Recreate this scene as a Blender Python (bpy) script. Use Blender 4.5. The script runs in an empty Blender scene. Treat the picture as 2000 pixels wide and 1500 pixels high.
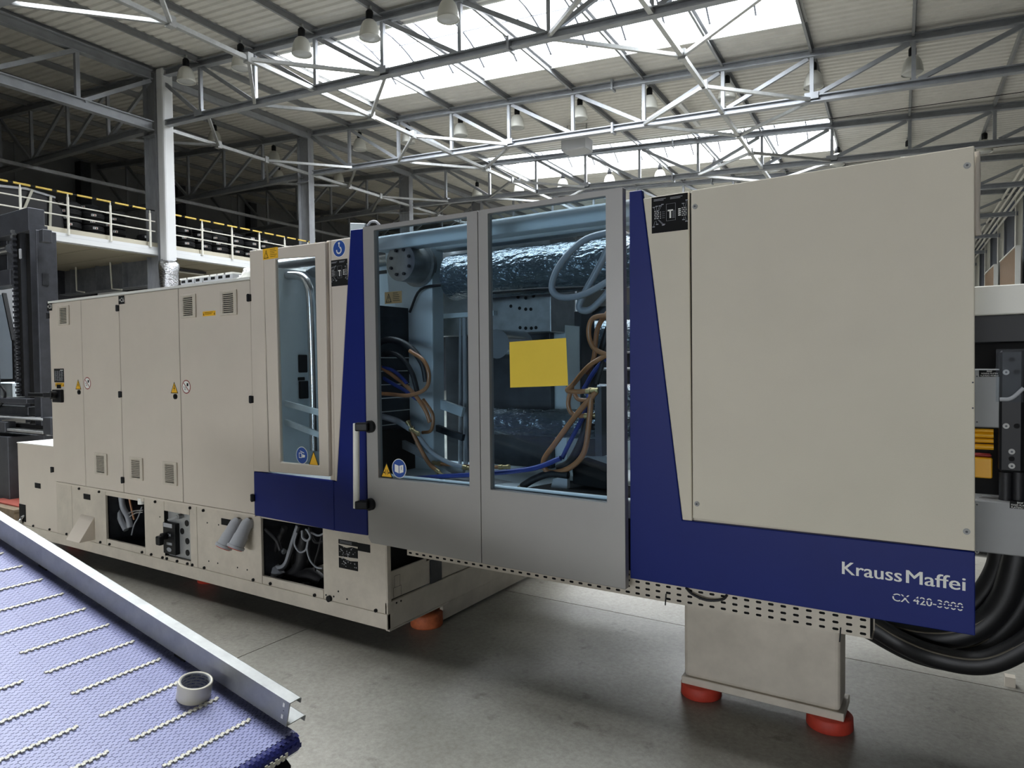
import bpy, bmesh, math, random
from mathutils import Vector, Matrix
random.seed(7)
SC = bpy.context.scene
COL = SC.collection
PI = math.pi

# ------------------------------------------------------------------ camera, light, exposure
H = 1.6                                     # eye height
F = 1345.0 / 2000.0                         # focal length as a share of the frame width
YAW, PITCH, ROLL = 0.566288, -0.027665, -0.011613
ZF = -0.1                                   # floor level
HALL = 0.0554                               # the hall stands turned this much against the machine

def axes():
    cy, sy = math.cos(YAW), math.sin(YAW)
    f = Vector((-sy, cy, 0)); r = Vector((cy, sy, 0)); u = Vector((0, 0, 1))
    cp, sp = math.cos(PITCH), math.sin(PITCH)
    f2 = f * cp + u * sp; u2 = u * cp - f * sp
    cr, sr = math.cos(ROLL), math.sin(ROLL)
    return r * cr + u2 * sr, u2 * cr - r * sr, f2
RGT, UPV, FWD = axes()
EYE = Vector((0, 0, H))
cam = bpy.data.cameras.new('camera'); cam_o = bpy.data.objects.new('camera', cam); COL.objects.link(cam_o)
cam.sensor_width = 36.0; cam.sensor_fit = 'HORIZONTAL'; cam.lens = 36.0 * F; cam.clip_start = 0.05; cam.clip_end = 300
cam_o.matrix_world = Matrix(((RGT.x, UPV.x, -FWD.x, EYE.x), (RGT.y, UPV.y, -FWD.y, EYE.y), (RGT.z, UPV.z, -FWD.z, EYE.z), (0, 0, 0, 1)))
SC.camera = cam_o

EXPOSURE = 0.25
FILL_GLOW = 11.5                                  # strength of the unseen fill panels added behind the camera
SKYLIGHT = 13.5                              # emission of the skylight panes
SC.view_settings.view_transform = 'Standard'
SC.view_settings.look = 'None'
SC.view_settings.gamma = 1.0
SC.view_settings.use_curve_mapping = False
SC.view_settings.exposure = EXPOSURE
SC.cycles.use_denoising = True
SC.cycles.max_bounces = 10
SC.cycles.transparent_max_bounces = 16
SC.cycles.caustics_reflective = False
SC.cycles.caustics_refractive = False
SC.cycles.sample_clamp_indirect = 6.0
W = bpy.data.worlds.new('sky'); SC.world = W; W.use_nodes = True
W.node_tree.nodes['Background'].inputs[0].default_value = (0.80, 0.88, 1.0, 1)
W.node_tree.nodes['Background'].inputs[1].default_value = 1.0

# ------------------------------------------------------------------ rays: measured picture points on known real planes
def ray(u, v):
    return RGT * ((u - 1000) / 1345.0) + UPV * ((750 - v) / 1345.0) + FWD
def PY(u, v, y):
    d = ray(u, v); return EYE + d * (y / d.y)
def PZ(u, v, z):
    d = ray(u, v); return EYE + d * ((z - H) / d.z)
BX = Vector((math.cos(HALL), math.sin(HALL), 0)); BY = Vector((-math.sin(HALL), math.cos(HALL), 0))
def B(a, b=None, z=None):
    if b is None: a, b, z = a
    return BX * a + BY * b + Vector((0, 0, z))
def PA(u, v, a):                            # on the hall plane a = const, in hall coordinates
    d = ray(u, v); p = EYE + d * (a / d.dot(BX)); return Vector((p.dot(BX), p.dot(BY), p.z))
def PB(u, v, b):
    d = ray(u, v); p = EYE + d * (b / d.dot(BY)); return Vector((p.dot(BX), p.dot(BY), p.z))

# ------------------------------------------------------------------ materials
def lin(c):
    return tuple(((x / 255) / 12.92 if x / 255 <= 0.04045 else ((x / 255 + 0.055) / 1.055) ** 2.4) for x in c)
def mat(name, rgb, rough=0.5, metal=0.0, var=0.0, vs=4.0, bump=0.0, bs=60.0, emit=None, spec=0.5, detail=4.0, stretch=None, coat=0.0):
    m = bpy.data.materials.new(name); m.use_nodes = True
    nt = m.node_tree; N = nt.nodes; L = nt.links; p = N['Principled BSDF']
    c = (*lin(rgb), 1)
    p.inputs['Base Color'].default_value = c
    p.inputs['Roughness'].default_value = rough; p.inputs['Metallic'].default_value = metal
    p.inputs['Specular IOR Level'].default_value = spec
    if coat: p.inputs['Coat Weight'].default_value = coat
    if var or bump:
        tc = N.new('ShaderNodeTexCoord'); src = tc.outputs['Object']
        if stretch:
            mp = N.new('ShaderNodeMapping'); mp.inputs['Scale'].default_value = stretch
            L.new(src, mp.inputs['Vector']); src = mp.outputs['Vector']
    if var:
        nz = N.new('ShaderNodeTexNoise'); nz.inputs['Scale'].default_value = vs; nz.inputs['Detail'].default_value = detail; nz.inputs['Roughness'].default_value = 0.65
        L.new(src, nz.inputs['Vector'])
        rp = N.new('ShaderNodeValToRGB')
        rp.color_ramp.elements[0].position = 0.3; rp.color_ramp.elements[1].position = 0.7
        rp.color_ramp.elements[0].color = tuple(x * (1 - var) for x in c[:3]) + (1,)
        rp.color_ramp.elements[1].color = tuple(min(1, x * (1 + var * 0.6)) for x in c[:3]) + (1,)
        L.new(nz.outputs['Fac'], rp.inputs['Fac']); L.new(rp.outputs['Color'], p.inputs['Base Color'])
    if bump:
        n2 = N.new('ShaderNodeTexNoise'); n2.inputs['Scale'].default_value = bs; n2.inputs['Detail'].default_value = 3
        L.new(src, n2.inputs['Vector'])
        b = N.new('ShaderNodeBump'); b.inputs['Strength'].default_value = bump; b.inputs['Distance'].default_value = 0.02
        L.new(n2.outputs['Fac'], b.inputs['Height']); L.new(b.outputs['Normal'], p.inputs['Normal'])
    if emit:
        p.inputs['Emission Color'].default_value = (*lin(emit[0]), 1); p.inputs['Emission Strength'].default_value = emit[1]
    return m
def glass(name, tint, refl=0.08, rough=0.02):
    m = bpy.data.materials.new(name); m.use_nodes = True
    nt = m.node_tree; N = nt.nodes; L = nt.links; N.remove(N['Principled BSDF'])
    t = N.new('ShaderNodeBsdfTransparent'); t.inputs[0].default_value = (*tint, 1)
    g = N.new('ShaderNodeBsdfGlossy'); g.inputs['Roughness'].default_value = rough; g.inputs['Color'].default_value = (0.9, 0.95, 1, 1)
    fr = N.new('ShaderNodeFresnel'); fr.inputs[0].default_value = 1.45
    ad = N.new('ShaderNodeMath'); ad.operation = 'ADD'; ad.inputs[1].default_value = refl - 0.04; ad.use_clamp = True
    mx = N.new('ShaderNodeMixShader')
    ge = N.new('ShaderNodeNewGeometry'); inv = N.new('ShaderNodeMath'); inv.operation = 'SUBTRACT'; inv.inputs[0].default_value = 1.0; L.new(ge.outputs['Backfacing'], inv.inputs[1])
    mu = N.new('ShaderNodeMath'); mu.operation = 'MULTIPLY'; L.new(ad.outputs[0], mu.inputs[0]); L.new(inv.outputs[0], mu.inputs[1])
    L.new(fr.outputs[0], ad.inputs[0]); L.new(mu.outputs[0], mx.inputs[0]); L.new(t.outputs[0], mx.inputs[1]); L.new(g.outputs[0], mx.inputs[2])
    L.new(mx.outputs[0], N['Material Output'].inputs[0])
    return m
def concrete():
    m = mat('polished concrete', (150, 146, 136), 0.42)
    nt = m.node_tree; N = nt.nodes; L = nt.links; p = N['Principled BSDF']
    geo = N.new('ShaderNodeNewGeometry')
    def noise(s, d, r=0.6):
        n = N.new('ShaderNodeTexNoise'); n.inputs['Scale'].default_value = s; n.inputs['Detail'].default_value = d; n.inputs['Roughness'].default_value = r
        L.new(geo.outputs['Position'], n.inputs['Vector']); return n.outputs['Fac']
    def ramp(f, a, b, ca, cb):
        r = N.new('ShaderNodeValToRGB'); e = r.color_ramp.elements
        e[0].position = a; e[1].position = b; e[0].color = (*lin(ca), 1); e[1].color = (*lin(cb), 1)
        L.new(f, r.inputs[0]); return r.outputs[0]
    base = ramp(noise(0.9, 8), 0.32, 0.68, (140, 137, 128), (178, 175, 165))
    fine = ramp(noise(38, 3, 0.8), 0.3, 0.72, (205, 203, 198), (255, 255, 255))
    blot = ramp(noise(5.5, 6, 0.7), 0.60, 0.70, (255, 255, 255), (150, 147, 140))
    m1 = N.new('ShaderNodeMixRGB'); m1.blend_type = 'MULTIPLY'; m1.inputs[0].default_value = 0.8
    L.new(base, m1.inputs[1]); L.new(fine, m1.inputs[2])
    m2 = N.new('ShaderNodeMixRGB'); m2.blend_type = 'MULTIPLY'; m2.inputs[0].default_value = 0.55
    L.new(m1.outputs[0], m2.inputs[1]); L.new(blot, m2.inputs[2])
    L.new(m2.outputs[0], p.inputs['Base Color'])
    rr = N.new('ShaderNodeMapRange'); rr.inputs[3].default_value = 0.30; rr.inputs[4].default_value = 0.55
    L.new(noise(2.2, 5), rr.inputs[0]); L.new(rr.outputs[0], p.inputs['Roughness'])
    return m
M = {}
M['cream'] = mat('cream enamel', (214, 204, 190), 0.5, var=0.05, vs=1.4, bump=0.05, bs=240)
M['cream2'] = mat('cream textured panel', (220, 212, 193), 0.62, var=0.05, vs=1.1, bump=0.10, bs=320)
M['creamd'] = mat('cream worn enamel', (206, 197, 182), 0.55, var=0.12, vs=6, bump=0.05, bs=200)
M['blue'] = mat('ultramarine enamel', (14, 32, 108), 0.45, var=0.08, vs=2, bump=0.04, bs=260, spec=0.25)
M['xbeam'] = mat('grey crossbeam', (128, 131, 136), 0.5, 0.2, var=0.25, vs=3)
M['door'] = mat('silver grey paint', (164, 162, 158), 0.42, 0.25, var=0.04, vs=2, bump=0.05, bs=400)
M['black'] = mat('black plastic', (20, 21, 23), 0.45, var=0.1, spec=0.25)
M['sbox'] = mat('silver painted box', (150, 151, 150), 0.55, 0.1, var=0.06, vs=5)
M['pscrew'] = mat('zinc screw', (150, 150, 146), 0.5, 0.3)
M['matt'] = mat('matt black', (10, 10, 11), 0.9)
M['rubber'] = mat('black rubber', (24, 24, 27), 0.55, var=0.2, vs=8, bump=0.1)
M['tyre'] = mat('tyre rubber', (26, 27, 30), 0.65, var=0.2, vs=9, bump=0.2, bs=40)
M['galvr'] = mat('galvanised channel', (164, 166, 164), 0.42, 0.72, var=0.16, vs=14, bump=0.03, bs=30)
M['galv'] = mat('galvanised steel', (176, 178, 178), 0.42, 0.55, var=0.14, vs=9, bump=0.03, bs=30)
M['beam'] = mat('grey steel beam', (158, 162, 168), 0.5, 0.25, var=0.16, vs=2.5)
M['purlin'] = mat('galvanised purlin', (150, 152, 154), 0.5, 0.3, var=0.10, vs=3)
M['column'] = mat('galvanised column', (158, 161, 166), 0.5, 0.2, var=0.22, vs=4, stretch=(1, 1, 0.35))
M['deck'] = mat('pale ribbed sheet', (222, 220, 214), 0.5, 0.05, var=0.08, vs=2)
M['fillglow'] = mat('added fill panels', (240, 242, 240), 0.5, emit=((246, 250, 255), FILL_GLOW))
M['curb'] = mat('white painted curb', (238, 238, 234), 0.5)
M['wall'] = mat('grey wall cladding', (150, 153, 156), 0.7, var=0.08, vs=1.5)
M['pane'] = mat('skylight pane', (240, 242, 240), 0.5, emit=((246, 250, 255), SKYLIGHT))
M['steel'] = mat('bare steel', (150, 152, 153), 0.35, 0.7, var=0.2, vs=12, bump=0.02)
M['chrome'] = mat('polished steel', (200, 202, 204), 0.22, 0.95, var=0.1, vs=10)
M['brass'] = mat('pale brass', (196, 176, 130), 0.3, 0.9)
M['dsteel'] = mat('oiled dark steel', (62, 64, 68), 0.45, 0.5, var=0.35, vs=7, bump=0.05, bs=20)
M['mint'] = mat('pale grey blue enamel', (214, 226, 232), 0.5, var=0.06, vs=3)
M['iron'] = mat('dark mast paint', (68, 70, 76), 0.5, 0.3, var=0.25, vs=7)
M['foil'] = mat('crumpled foil', (206, 208, 212), 0.18, 1.0, bump=0.9, bs=26, stretch=(0.6, 1, 1))
M['film'] = mat('stretch film sleeve', (104, 116, 124), 0.2, 0.55, bump=0.9, bs=34, stretch=(0.5, 1, 1))
M['copper'] = mat('brown hose', (168, 116, 76), 0.32, var=0.15, vs=9)
M['bhose'] = mat('blue hose', (44, 62, 138), 0.35)
M['ghose'] = mat('grey hose', (150, 154, 160), 0.4)
M['yellow'] = mat('yellow card', (236, 204, 58), 0.6, var=0.03, vs=6)
M['orange'] = mat('orange sticker', (244, 188, 44), 0.5)
M['amber'] = mat('yellow enamel', (240, 176, 22), 0.45)
M['sleeve'] = mat('yellow rail sleeve', (238, 206, 104), 0.5)
M['red'] = mat('red rubber pad', (190, 62, 44), 0.6, var=0.2, vs=14)
M['rust'] = mat('orange rusted pad', (176, 92, 52), 0.7, var=0.35, vs=20)
M['tan'] = mat('tinted sticker', (178, 138, 92), 0.5)  # orange sticker browned in colour for the tinted pane before it
M['hosed'] = mat('black hose sheath', (15, 15, 17), 0.5, var=0.2, vs=8)
M['seam'] = mat('hose seam', (84, 78, 66), 0.6)  # brownish highlight colour painted along the black supply hoses
M['sred'] = mat('sign red', (140, 42, 36), 0.5)
M['sblue'] = mat('sign blue', (32, 76, 156), 0.5)
M['white'] = mat('white print', (238, 238, 232), 0.5)
M['dim'] = mat('grey print', (150, 153, 158), 0.5)
M['lamp'] = mat('lamp reflector acrylic', (214, 214, 206), 0.3, 0.15)
M['lens'] = mat('lamp lens', (190, 192, 190), 0.15)
M['belt'] = mat('blue belt plastic', (144, 149, 196), 0.38, var=0.08, vs=7)
M['belt_shade'] = mat('shaded belt blue', (40, 48, 130), 0.5)  # belt blue darkened for shade in the row gaps and over the nose
M['strip'] = mat('ivory friction strip', (226, 222, 206), 0.5, var=0.06, vs=20)
M['tape'] = mat('ivory packing tape', (214, 209, 190), 0.28, var=0.04, vs=6, coat=0.3)
M['core'] = mat('grey paper core', (168, 170, 172), 0.7)
M['ink'] = mat('blue ink', (34, 54, 130), 0.6)
M['bin'] = mat('grey bin plastic', (172, 174, 178), 0.5)
M['rail'] = mat('cream rail paint', (236, 234, 224), 0.5)
M['toe'] = mat('beige toe board', (200, 194, 176), 0.6)
M['fascia'] = mat('white fascia', (226, 228, 230), 0.5)
M['soffit'] = mat('beige soffit', (172, 164, 144), 0.6, var=0.04, vs=2)
M['strap'] = mat('pale strap', (200, 198, 184), 0.6)
M['pallet'] = mat('grey wood', (120, 104, 84), 0.8, var=0.3, vs=12)
M['brick'] = mat('red crate board', (150, 70, 56), 0.7, var=0.2)
M['wallr'] = mat('blue grey wall sheet', (92, 96, 106), 0.7, var=0.1)
M['wood'] = mat('brown board', (132, 108, 84), 0.6, var=0.1)
M['floor'] = concrete()
M['joint'] = mat('joint filler', (52, 50, 46), 0.9)
M['glass'] = glass('tinted guard pane', (0.80, 0.88, 0.93), 0.03)
M['glassc'] = glass('clear guard pane', (0.90, 0.955, 0.985), 0.035)
M['cabg'] = glass('cab pane', (0.75, 0.80, 0.84), 0.12)
M['clearwrap'] = glass('clear wrap', (0.90, 0.92, 0.94), 0.01, 0.25)

# ------------------------------------------------------------------ mesh builder
WL = {}                                     # world location of every object built
class MB:
    def __init__(s, T=None):
        s.v = []; s.f = []; s.mi = []; s.m = 0; s.T = T; s.sm = []
        s.smooth = False
    def add(s, vs, fs):
        o = len(s.v)
        s.v += [(s.T(Vector(p)) if s.T else Vector(p)) for p in vs]
        for f in fs:
            s.f.append([i + o for i in f]); s.mi.append(s.m); s.sm.append(s.smooth)
        return s
    def box(s, x0, x1, y0, y1, z0, z1):
        x0, x1 = min(x0, x1), max(x0, x1); y0, y1 = min(y0, y1), max(y0, y1); z0, z1 = min(z0, z1), max(z0, z1)
        return s.add([(x0, y0, z0), (x1, y0, z0), (x1, y1, z0), (x0, y1, z0), (x0, y0, z1), (x1, y0, z1), (x1, y1, z1), (x0, y1, z1)],
                     [(0, 3, 2, 1), (4, 5, 6, 7), (0, 1, 5, 4), (1, 2, 6, 5), (2, 3, 7, 6), (3, 0, 4, 7)])
    def prism(s, pts, d):                   # polygon swept by the vector d
        n = len(pts); d = Vector(d)
        a = [Vector(p) for p in pts]; nm = Vector((0, 0, 0))
        for i in range(n): nm += a[i].cross(a[(i + 1) % n])
        if nm.dot(d) > 0: a = a[::-1]
        b = [p + d for p in a]
        fs = [tuple(range(n)), tuple(range(2 * n - 1, n - 1, -1))]
        fs += [((i + 1) % n, i, n + i, n + (i + 1) % n) for i in range(n)]
        return s.add(a + b, fs)
    def ring(s, out, inn, d):               # frame between two outlines with the same number of corners
        n = len(out); d = Vector(d)
        o = [Vector(p) for p in out]; i_ = [Vector(p) for p in inn]
        nm = Vector((0, 0, 0))
        for k in range(n): nm += o[k].cross(o[(k + 1) % n])
        if nm.dot(d) > 0: o = o[::-1]; i_ = i_[::-1]
        vs = o + i_ + [p + d for p in o] + [p + d for p in i_]; fs = []
        for k in range(n):
            j = (k + 1) % n
            fs += [(k, j, n + j, n + k), (2 * n + j, 2 * n + k, 3 * n + k, 3 * n + j), (j, k, 2 * n + k, 2 * n + j), (n + k, n + j, 3 * n + j, 3 * n + k)]
        return s.add(vs, fs)
    def bar(s, p, q, w, h=None, up=(0, 0, 1)):   # rectangular bar from p to q
        p, q = Vector(p), Vector(q); h = h or w
        d = (q - p).normalized(); u = Vector(up)
        if abs(d.dot(u)) > 0.95: u = Vector((0, 1, 0)) if abs(d.y) < 0.9 else Vector((1, 0, 0))
        x = d.cross(u).normalized() * (w / 2); y = x.cross(d).normalized() * (h / 2)
        return s.prism([p - x - y, p + x - y, p + x + y, p - x + y], q - p)
    def ibeam(s, p, q, w, h, t, up=(0, 0, 1)):
        p, q = Vector(p), Vector(q); d = (q - p).normalized(); u = Vector(up)
        if abs(d.dot(u)) > 0.95: u = Vector((0, 1, 0))
        x = d.cross(u).normalized(); y = x.cross(d).normalized(); W_, H_ = w / 2, h / 2; e = t / 2
        o = [(-W_, -H_), (W_, -H_), (W_, -H_ + t), (e, -H_ + t), (e, H_ - t), (W_, H_ - t), (W_, H_), (-W_, H_), (-W_, H_ - t), (-e, H_ - t), (-e, -H_ + t), (-W_, -H_ + t)]
        return s.prism([p + x * a + y * b for a, b in o], q - p)
    def tube(s, pts, r, n=8, cap=True, r2=None):
        pts = [Vector(p) for p in pts]; rings = []; m = len(pts)
        ref = None
        for i, p in enumerate(pts):
            d = (pts[min(i + 1, m - 1)] - pts[max(i - 1, 0)]).normalized()
            if ref is None:
                ref = Vector((0, 0, 1)) if abs(d.z) < 0.8 else Vector((0, 1, 0))
            x = d.cross(ref).normalized(); y = x.cross(d).normalized(); ref = y
            rr = r if r2 is None else r + (r2 - r) * i / (m - 1)
            rings.append([p + (x * math.cos(2 * PI * k / n) + y * math.sin(2 * PI * k / n)) * rr for k in range(n)])
        vs = [v for rg in rings for v in rg]; fs = []
        for i in range(m - 1):
            for k in range(n):
                fs.append((i * n + k, i * n + (k + 1) % n, (i + 1) * n + (k + 1) % n, (i + 1) * n + k))
        sm = s.smooth; s.smooth = True; s.add(vs, [f[::-1] for f in fs]); s.smooth = sm
        if cap:
            s.add(rings[0], [tuple(range(n))]); s.add(rings[-1], [tuple(range(n - 1, -1, -1))])
        return s
    def cyl(s, p, q, r, n=16, r2=None):
        return s.tube([p, q], r, n, True, r2)
    def lathe(s, prof, n=20, o=(0, 0, 0)):  # profile of (radius, z) about the z axis through o
        o = Vector(o); vs = []; fs = []; m = len(prof)
        for r, z in prof:
            for k in range(n):
                a = 2 * PI * k / n; vs.append((o.x + r * math.cos(a), o.y + r * math.sin(a), o.z + z))
        for i in range(m - 1):
            for k in range(n):
                fs.append((i * n + k, i * n + (k + 1) % n, (i + 1) * n + (k + 1) % n, (i + 1) * n + k))
        sm = s.smooth; s.smooth = True; s.add(vs, fs); s.smooth = sm
        return s
    def build(s, name, mats, parent=None, loc=None, bevel=0.0, seg=1, kind=None, label=None):
        me = bpy.data.meshes.new(name)
        base = Vector(WL[parent.name]) if parent is not None else Vector(loc) if loc is not None else Vector((0, 0, 0))
        me.from_pydata([tuple(v - base) for v in s.v], [], s.f)
        ms = mats if isinstance(mats, (list, tuple)) else [mats]
        for m in ms: me.materials.append(M[m] if isinstance(m, str) else m)
        me.polygons.foreach_set('material_index', s.mi)
        me.polygons.foreach_set('use_smooth', s.sm)
        me.update()
        o = bpy.data.objects.new(name, me); COL.objects.link(o)
        if parent is not None: o.parent = parent
        else: o.location = base
        WL[o.name] = base
        if bevel:
            b = o.modifiers.new('bevel', 'BEVEL'); b.width = bevel; b.segments = seg; b.limit_method = 'ANGLE'; b.angle_limit = 0.7
            b.harden_normals = False
        if kind: o['kind'] = kind
        if label: o['label'] = label
        return o
def thing(name, label, cat, loc=(0, 0, 0), group=None):
    o = bpy.data.objects.new(name, None); COL.objects.link(o); o.location = loc; o.empty_display_size = 0.1
    WL[o.name] = Vector(loc); o['label'] = label; o['category'] = cat
    if group: o['group'] = group
    return o
def tag(o, label, cat, group=None):
    o['label'] = label; o['category'] = cat
    if group: o['group'] = group
    return o
def dup(root, off, label=None, group=None, rot=None):
    r = root.copy(); COL.objects.link(r); r.location = root.location + Vector(off); WL[r.name] = Vector(WL[root.name]) + Vector(off)
    if rot is not None: r.rotation_euler = rot
    if label: r['label'] = label
    if group: r['group'] = group
    for ch in list(root.children):
        c = ch.copy(); COL.objects.link(c); c.parent = r
        for g in ch.children:
            d = g.copy(); COL.objects.link(d); d.parent = c
    return r
def spline(pts, k=6):
    P = [Vector(p) for p in pts]; P = [2 * P[0] - P[1]] + P + [2 * P[-1] - P[-2]]; out = []
    for i in range(1, len(P) - 2):
        a, b, c, d = P[i - 1], P[i], P[i + 1], P[i + 2]
        for j in range(k):
            t = j / k
            out.append(0.5 * ((2 * b) + (c - a) * t + (2 * a - 5 * b + 4 * c - d) * t * t + (3 * b - a - 3 * c + d) * t ** 3))
    out.append(P[-2]); return out
TXT = {}
def text_geo(s, bold=0.0):
    key = (s, bold)
    if key not in TXT:
        cu = bpy.data.curves.new('print', 'FONT'); cu.body = s; cu.size = 1.0; cu.offset = bold; cu.resolution_u = 3
        o = bpy.data.objects.new('print', cu); COL.objects.link(o)
        bpy.context.view_layer.update()
        me = bpy.data.meshes.new_from_object(o.evaluated_get(bpy.context.evaluated_depsgraph_get()))
        v = [(x.co.x, x.co.y) for x in me.vertices]; f = [tuple(p.vertices) for p in me.polygons]
        bpy.data.objects.remove(o); bpy.data.curves.remove(cu); bpy.data.meshes.remove(me)
        xs = [p[0] for p in v]; ys = [p[1] for p in v]
        TXT[key] = (v, f, (min(xs), max(xs), min(ys), max(ys)))
    return TXT[key]
class Flat:
    """flat print and decals on a plane: origin, right and up vectors; layer k floats k*0.4 mm proud of it"""
    def __init__(s, mb, o, right=(1, 0, 0), up=(0, 0, 1), nrm=(0, -1, 0), step=0.0004):
        s.mb = mb; s.o = Vector(o); s.r = Vector(right); s.u = Vector(up); s.n = Vector(nrm); s.st = step
    def p(s, x, y, k): return s.o + s.r * x + s.u * y + s.n * (s.st * k)
    def face(s, pts, k, m):
        s.mb.m = m; a = [s.p(x, y, k) for x, y in pts]
        nm = (a[1] - a[0]).cross(a[2] - a[0])
        if nm.dot(s.n) < 0: a = a[::-1]
        s.mb.add(a, [tuple(range(len(a)))])
    def rect(s, x0, y0, x1, y1, k, m): s.face([(x0, y0), (x1, y0), (x1, y1), (x0, y1)], k, m)
    def slab(s, pts, t, m):
        s.mb.m = m; s.mb.prism([s.p(x, y, 0) for x, y in pts], s.n * t)
    def disc(s, cx, cy, rx, ry, k, m, n=24): s.face([(cx + rx * math.cos(2 * PI * i / n), cy + ry * math.sin(2 * PI * i / n)) for i in range(n)], k, m)
    def line(s, x0, y0, x1, y1, w, k, m):
        d = Vector((x1 - x0, y1 - y0)); L_ = d.length or 1; nx, ny = -d.y / L_ * w / 2, d.x / L_ * w / 2
        s.face([(x0 + nx, y0 + ny), (x1 + nx, y1 + ny), (x1 - nx, y1 - ny), (x0 - nx, y0 - ny)], k, m)
    def text(s, t, x0, y0, w, h, k, m, bold=0.0, keep=None, fit=True):
        v, f, (a, b, c, d) = text_geo(t, bold)
        sx = w / (b - a); sy = h / (d - c) if fit else sx
        s.mb.m = m
        pts = [s.p(x0 + (x - a) * sx, y0 + (y - (c if fit else 0)) * sy, k) for x, y in v]
        if (pts[f[0][1]] - pts[f[0][0]]).cross(pts[f[0][2]] - pts[f[0][0]]).dot(s.n) < 0: f = [q[::-1] for q in f]
        s.mb.add(pts, f)
def pxbox(x0, y0, x1, y1, Y):               # centre, width, height of a picture box on the plane Y
    c = PY((x0 + x1) / 2, (y0 + y1) / 2, Y)
    return c, (PY(x1, (y0 + y1) / 2, Y) - PY(x0, (y0 + y1) / 2, Y)).x, PY((x0 + x1) / 2, y0, Y).z - PY((x0 + x1) / 2, y1, Y).z
def pp(pts, Y): return [PY(u, v, Y) for u, v in pts]

# ================================================================== THE HALL (hall coordinates a, b, z through B)
A_L, A_R, B_0, B_1 = -36.0, 5.15, -22.0, 68.0
TR_B = [7.56 + 6.66 * i for i in range(9)]
NODE = [-21.1, -18.95, -16.5, -14.08, -11.7, -9.3, -6.9, -4.5, -2.1, 0.33, 2.73, 5.0]
SKY = [(2.9, 7.1), (15.1, 19.28), (27.3, 31.5), (39.5, 43.7), (51.7, 55.9)]
SA0, SA1 = -16.5, -2.1
zdeck = lambda a: 11.38 - 0.057 * (a + 21.1)
zup = lambda a: 11.04 - 0.057 * (a + 19)
zlo = lambda a: 9.46 - 0.037 * (max(a, -21.1) + 19)

# floor: poured slabs with sawn joints
mb = MB(); mb.box(-48, 16, -22, 80, ZF - .12, ZF - .02)
fl = mb.build('floor', 'joint', kind='structure')
xs = [-3.52 + 6.0 * k for k in range(-7, 4)]; ys = [4.31 + 6.4 * k for k in range(-4, 12)]
for i in range(len(xs) - 1):
    for j in range(len(ys) - 1):
        mb = MB(); mb.box(xs[i] + .004, xs[i + 1] - .004, ys[j] + .004, ys[j + 1] - .004, ZF - .02, ZF)
        mb.build('floor_slab', 'floor', fl)
# yellow floor marking far off at the right
mb = MB()
mb.prism([(-2, 8.98, ZF + .0005), (9, 9.45, ZF + .0005), (9, 9.56, ZF + .0005), (-2, 9.09, ZF + .0005)], (0, 0, .001)); mb.build('floor_line', 'amber', fl)

# ceiling: ribbed deck, ribs run down the slope
def deck(a0, a1, b0, b1):
    mb = MB(B); p = 0.27; n = max(1, round((b1 - b0) / p)); p = (b1 - b0) / n
    prof = []
    for k in range(n):
        b = b0 + k * p
        prof += [(b, 0), (b + p * .45, 0), (b + p * .6, .042), (b + p * .85, .042)]
    prof.append((b1, 0))
    lo = [(a0, b, zdeck(a0) + z) for b, z in prof]; hi = [(a1, b, zdeck(a1) + z) for b, z in prof]; m = len(prof)
    mb.add(lo + hi, [(i, m + i, m + i + 1, i + 1) for i in range(m - 1)])
    mb.add([(a0, b0, zdeck(a0) + .12), (a1, b0, zdeck(a1) + .12), (a1, b1, zdeck(a1) + .12), (a0, b1, zdeck(a0) + .12)], [(0, 1, 2, 3)])
    return mb
cm = MB(); b = B_0
for s0, s1 in SKY:
    for args in ((A_L, A_R, b, s0), (A_L, SA0, s0, s1), (SA1, A_R, s0, s1)):
        d = deck(*args); cm.add(d.v, d.f)
    b = s1
d = deck(A_L, A_R, b, B_1); cm.add(d.v, d.f)
cm.build('ceiling', 'deck', kind='structure')

# walls
def wall(name, a0, a1, b0, b1, z1, m='wall'):
    mb = MB(B); mb.box(a0, a1, b0, b1, ZF - .1, z1); return mb.build(name, m, kind='structure')
wl = wall('wall_left', A_L - .3, A_L, B_0, B_1, 12.6)
wall('wall_back', A_L, A_R, B_1, B_1 + .3, 12.6)
wall('wall_front', A_L, A_R, B_0 - .3, B_0, 12.6)
mb = MB(B)
for k in range(6): mb.box(-12.0 + 2.8 * k, -9.4 + 2.8 * k, B_0, B_0 + .03, .8, 4.2)
mb.build('fill_panels', 'fillglow', kind='structure')  # glowing panels added out of view to brighten the machine front
wall('wall_right', A_R + .12, A_R + .4, B_0, B_1, 11, 'wallr')
mb = MB(B)
for k in range(1, 29): mb.box(A_L, A_L + .02, B_0 + 3 * k - .02, B_0 + 3 * k + .02, 0, 12.2)
mb.build('trim_left', 'beam', kind='structure')
mb = MB(B); mb.box(A_L, A_L + .5, 19.7, 20.2, 0, 12); mb.box(A_L, A_L + .5, 25.0, 25.5, 0, 12); mb.box(A_L, A_L + .5, 30.0, 30.5, 0, 12)
mb.build('trim_pilaster', 'iron', kind='structure')
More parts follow.
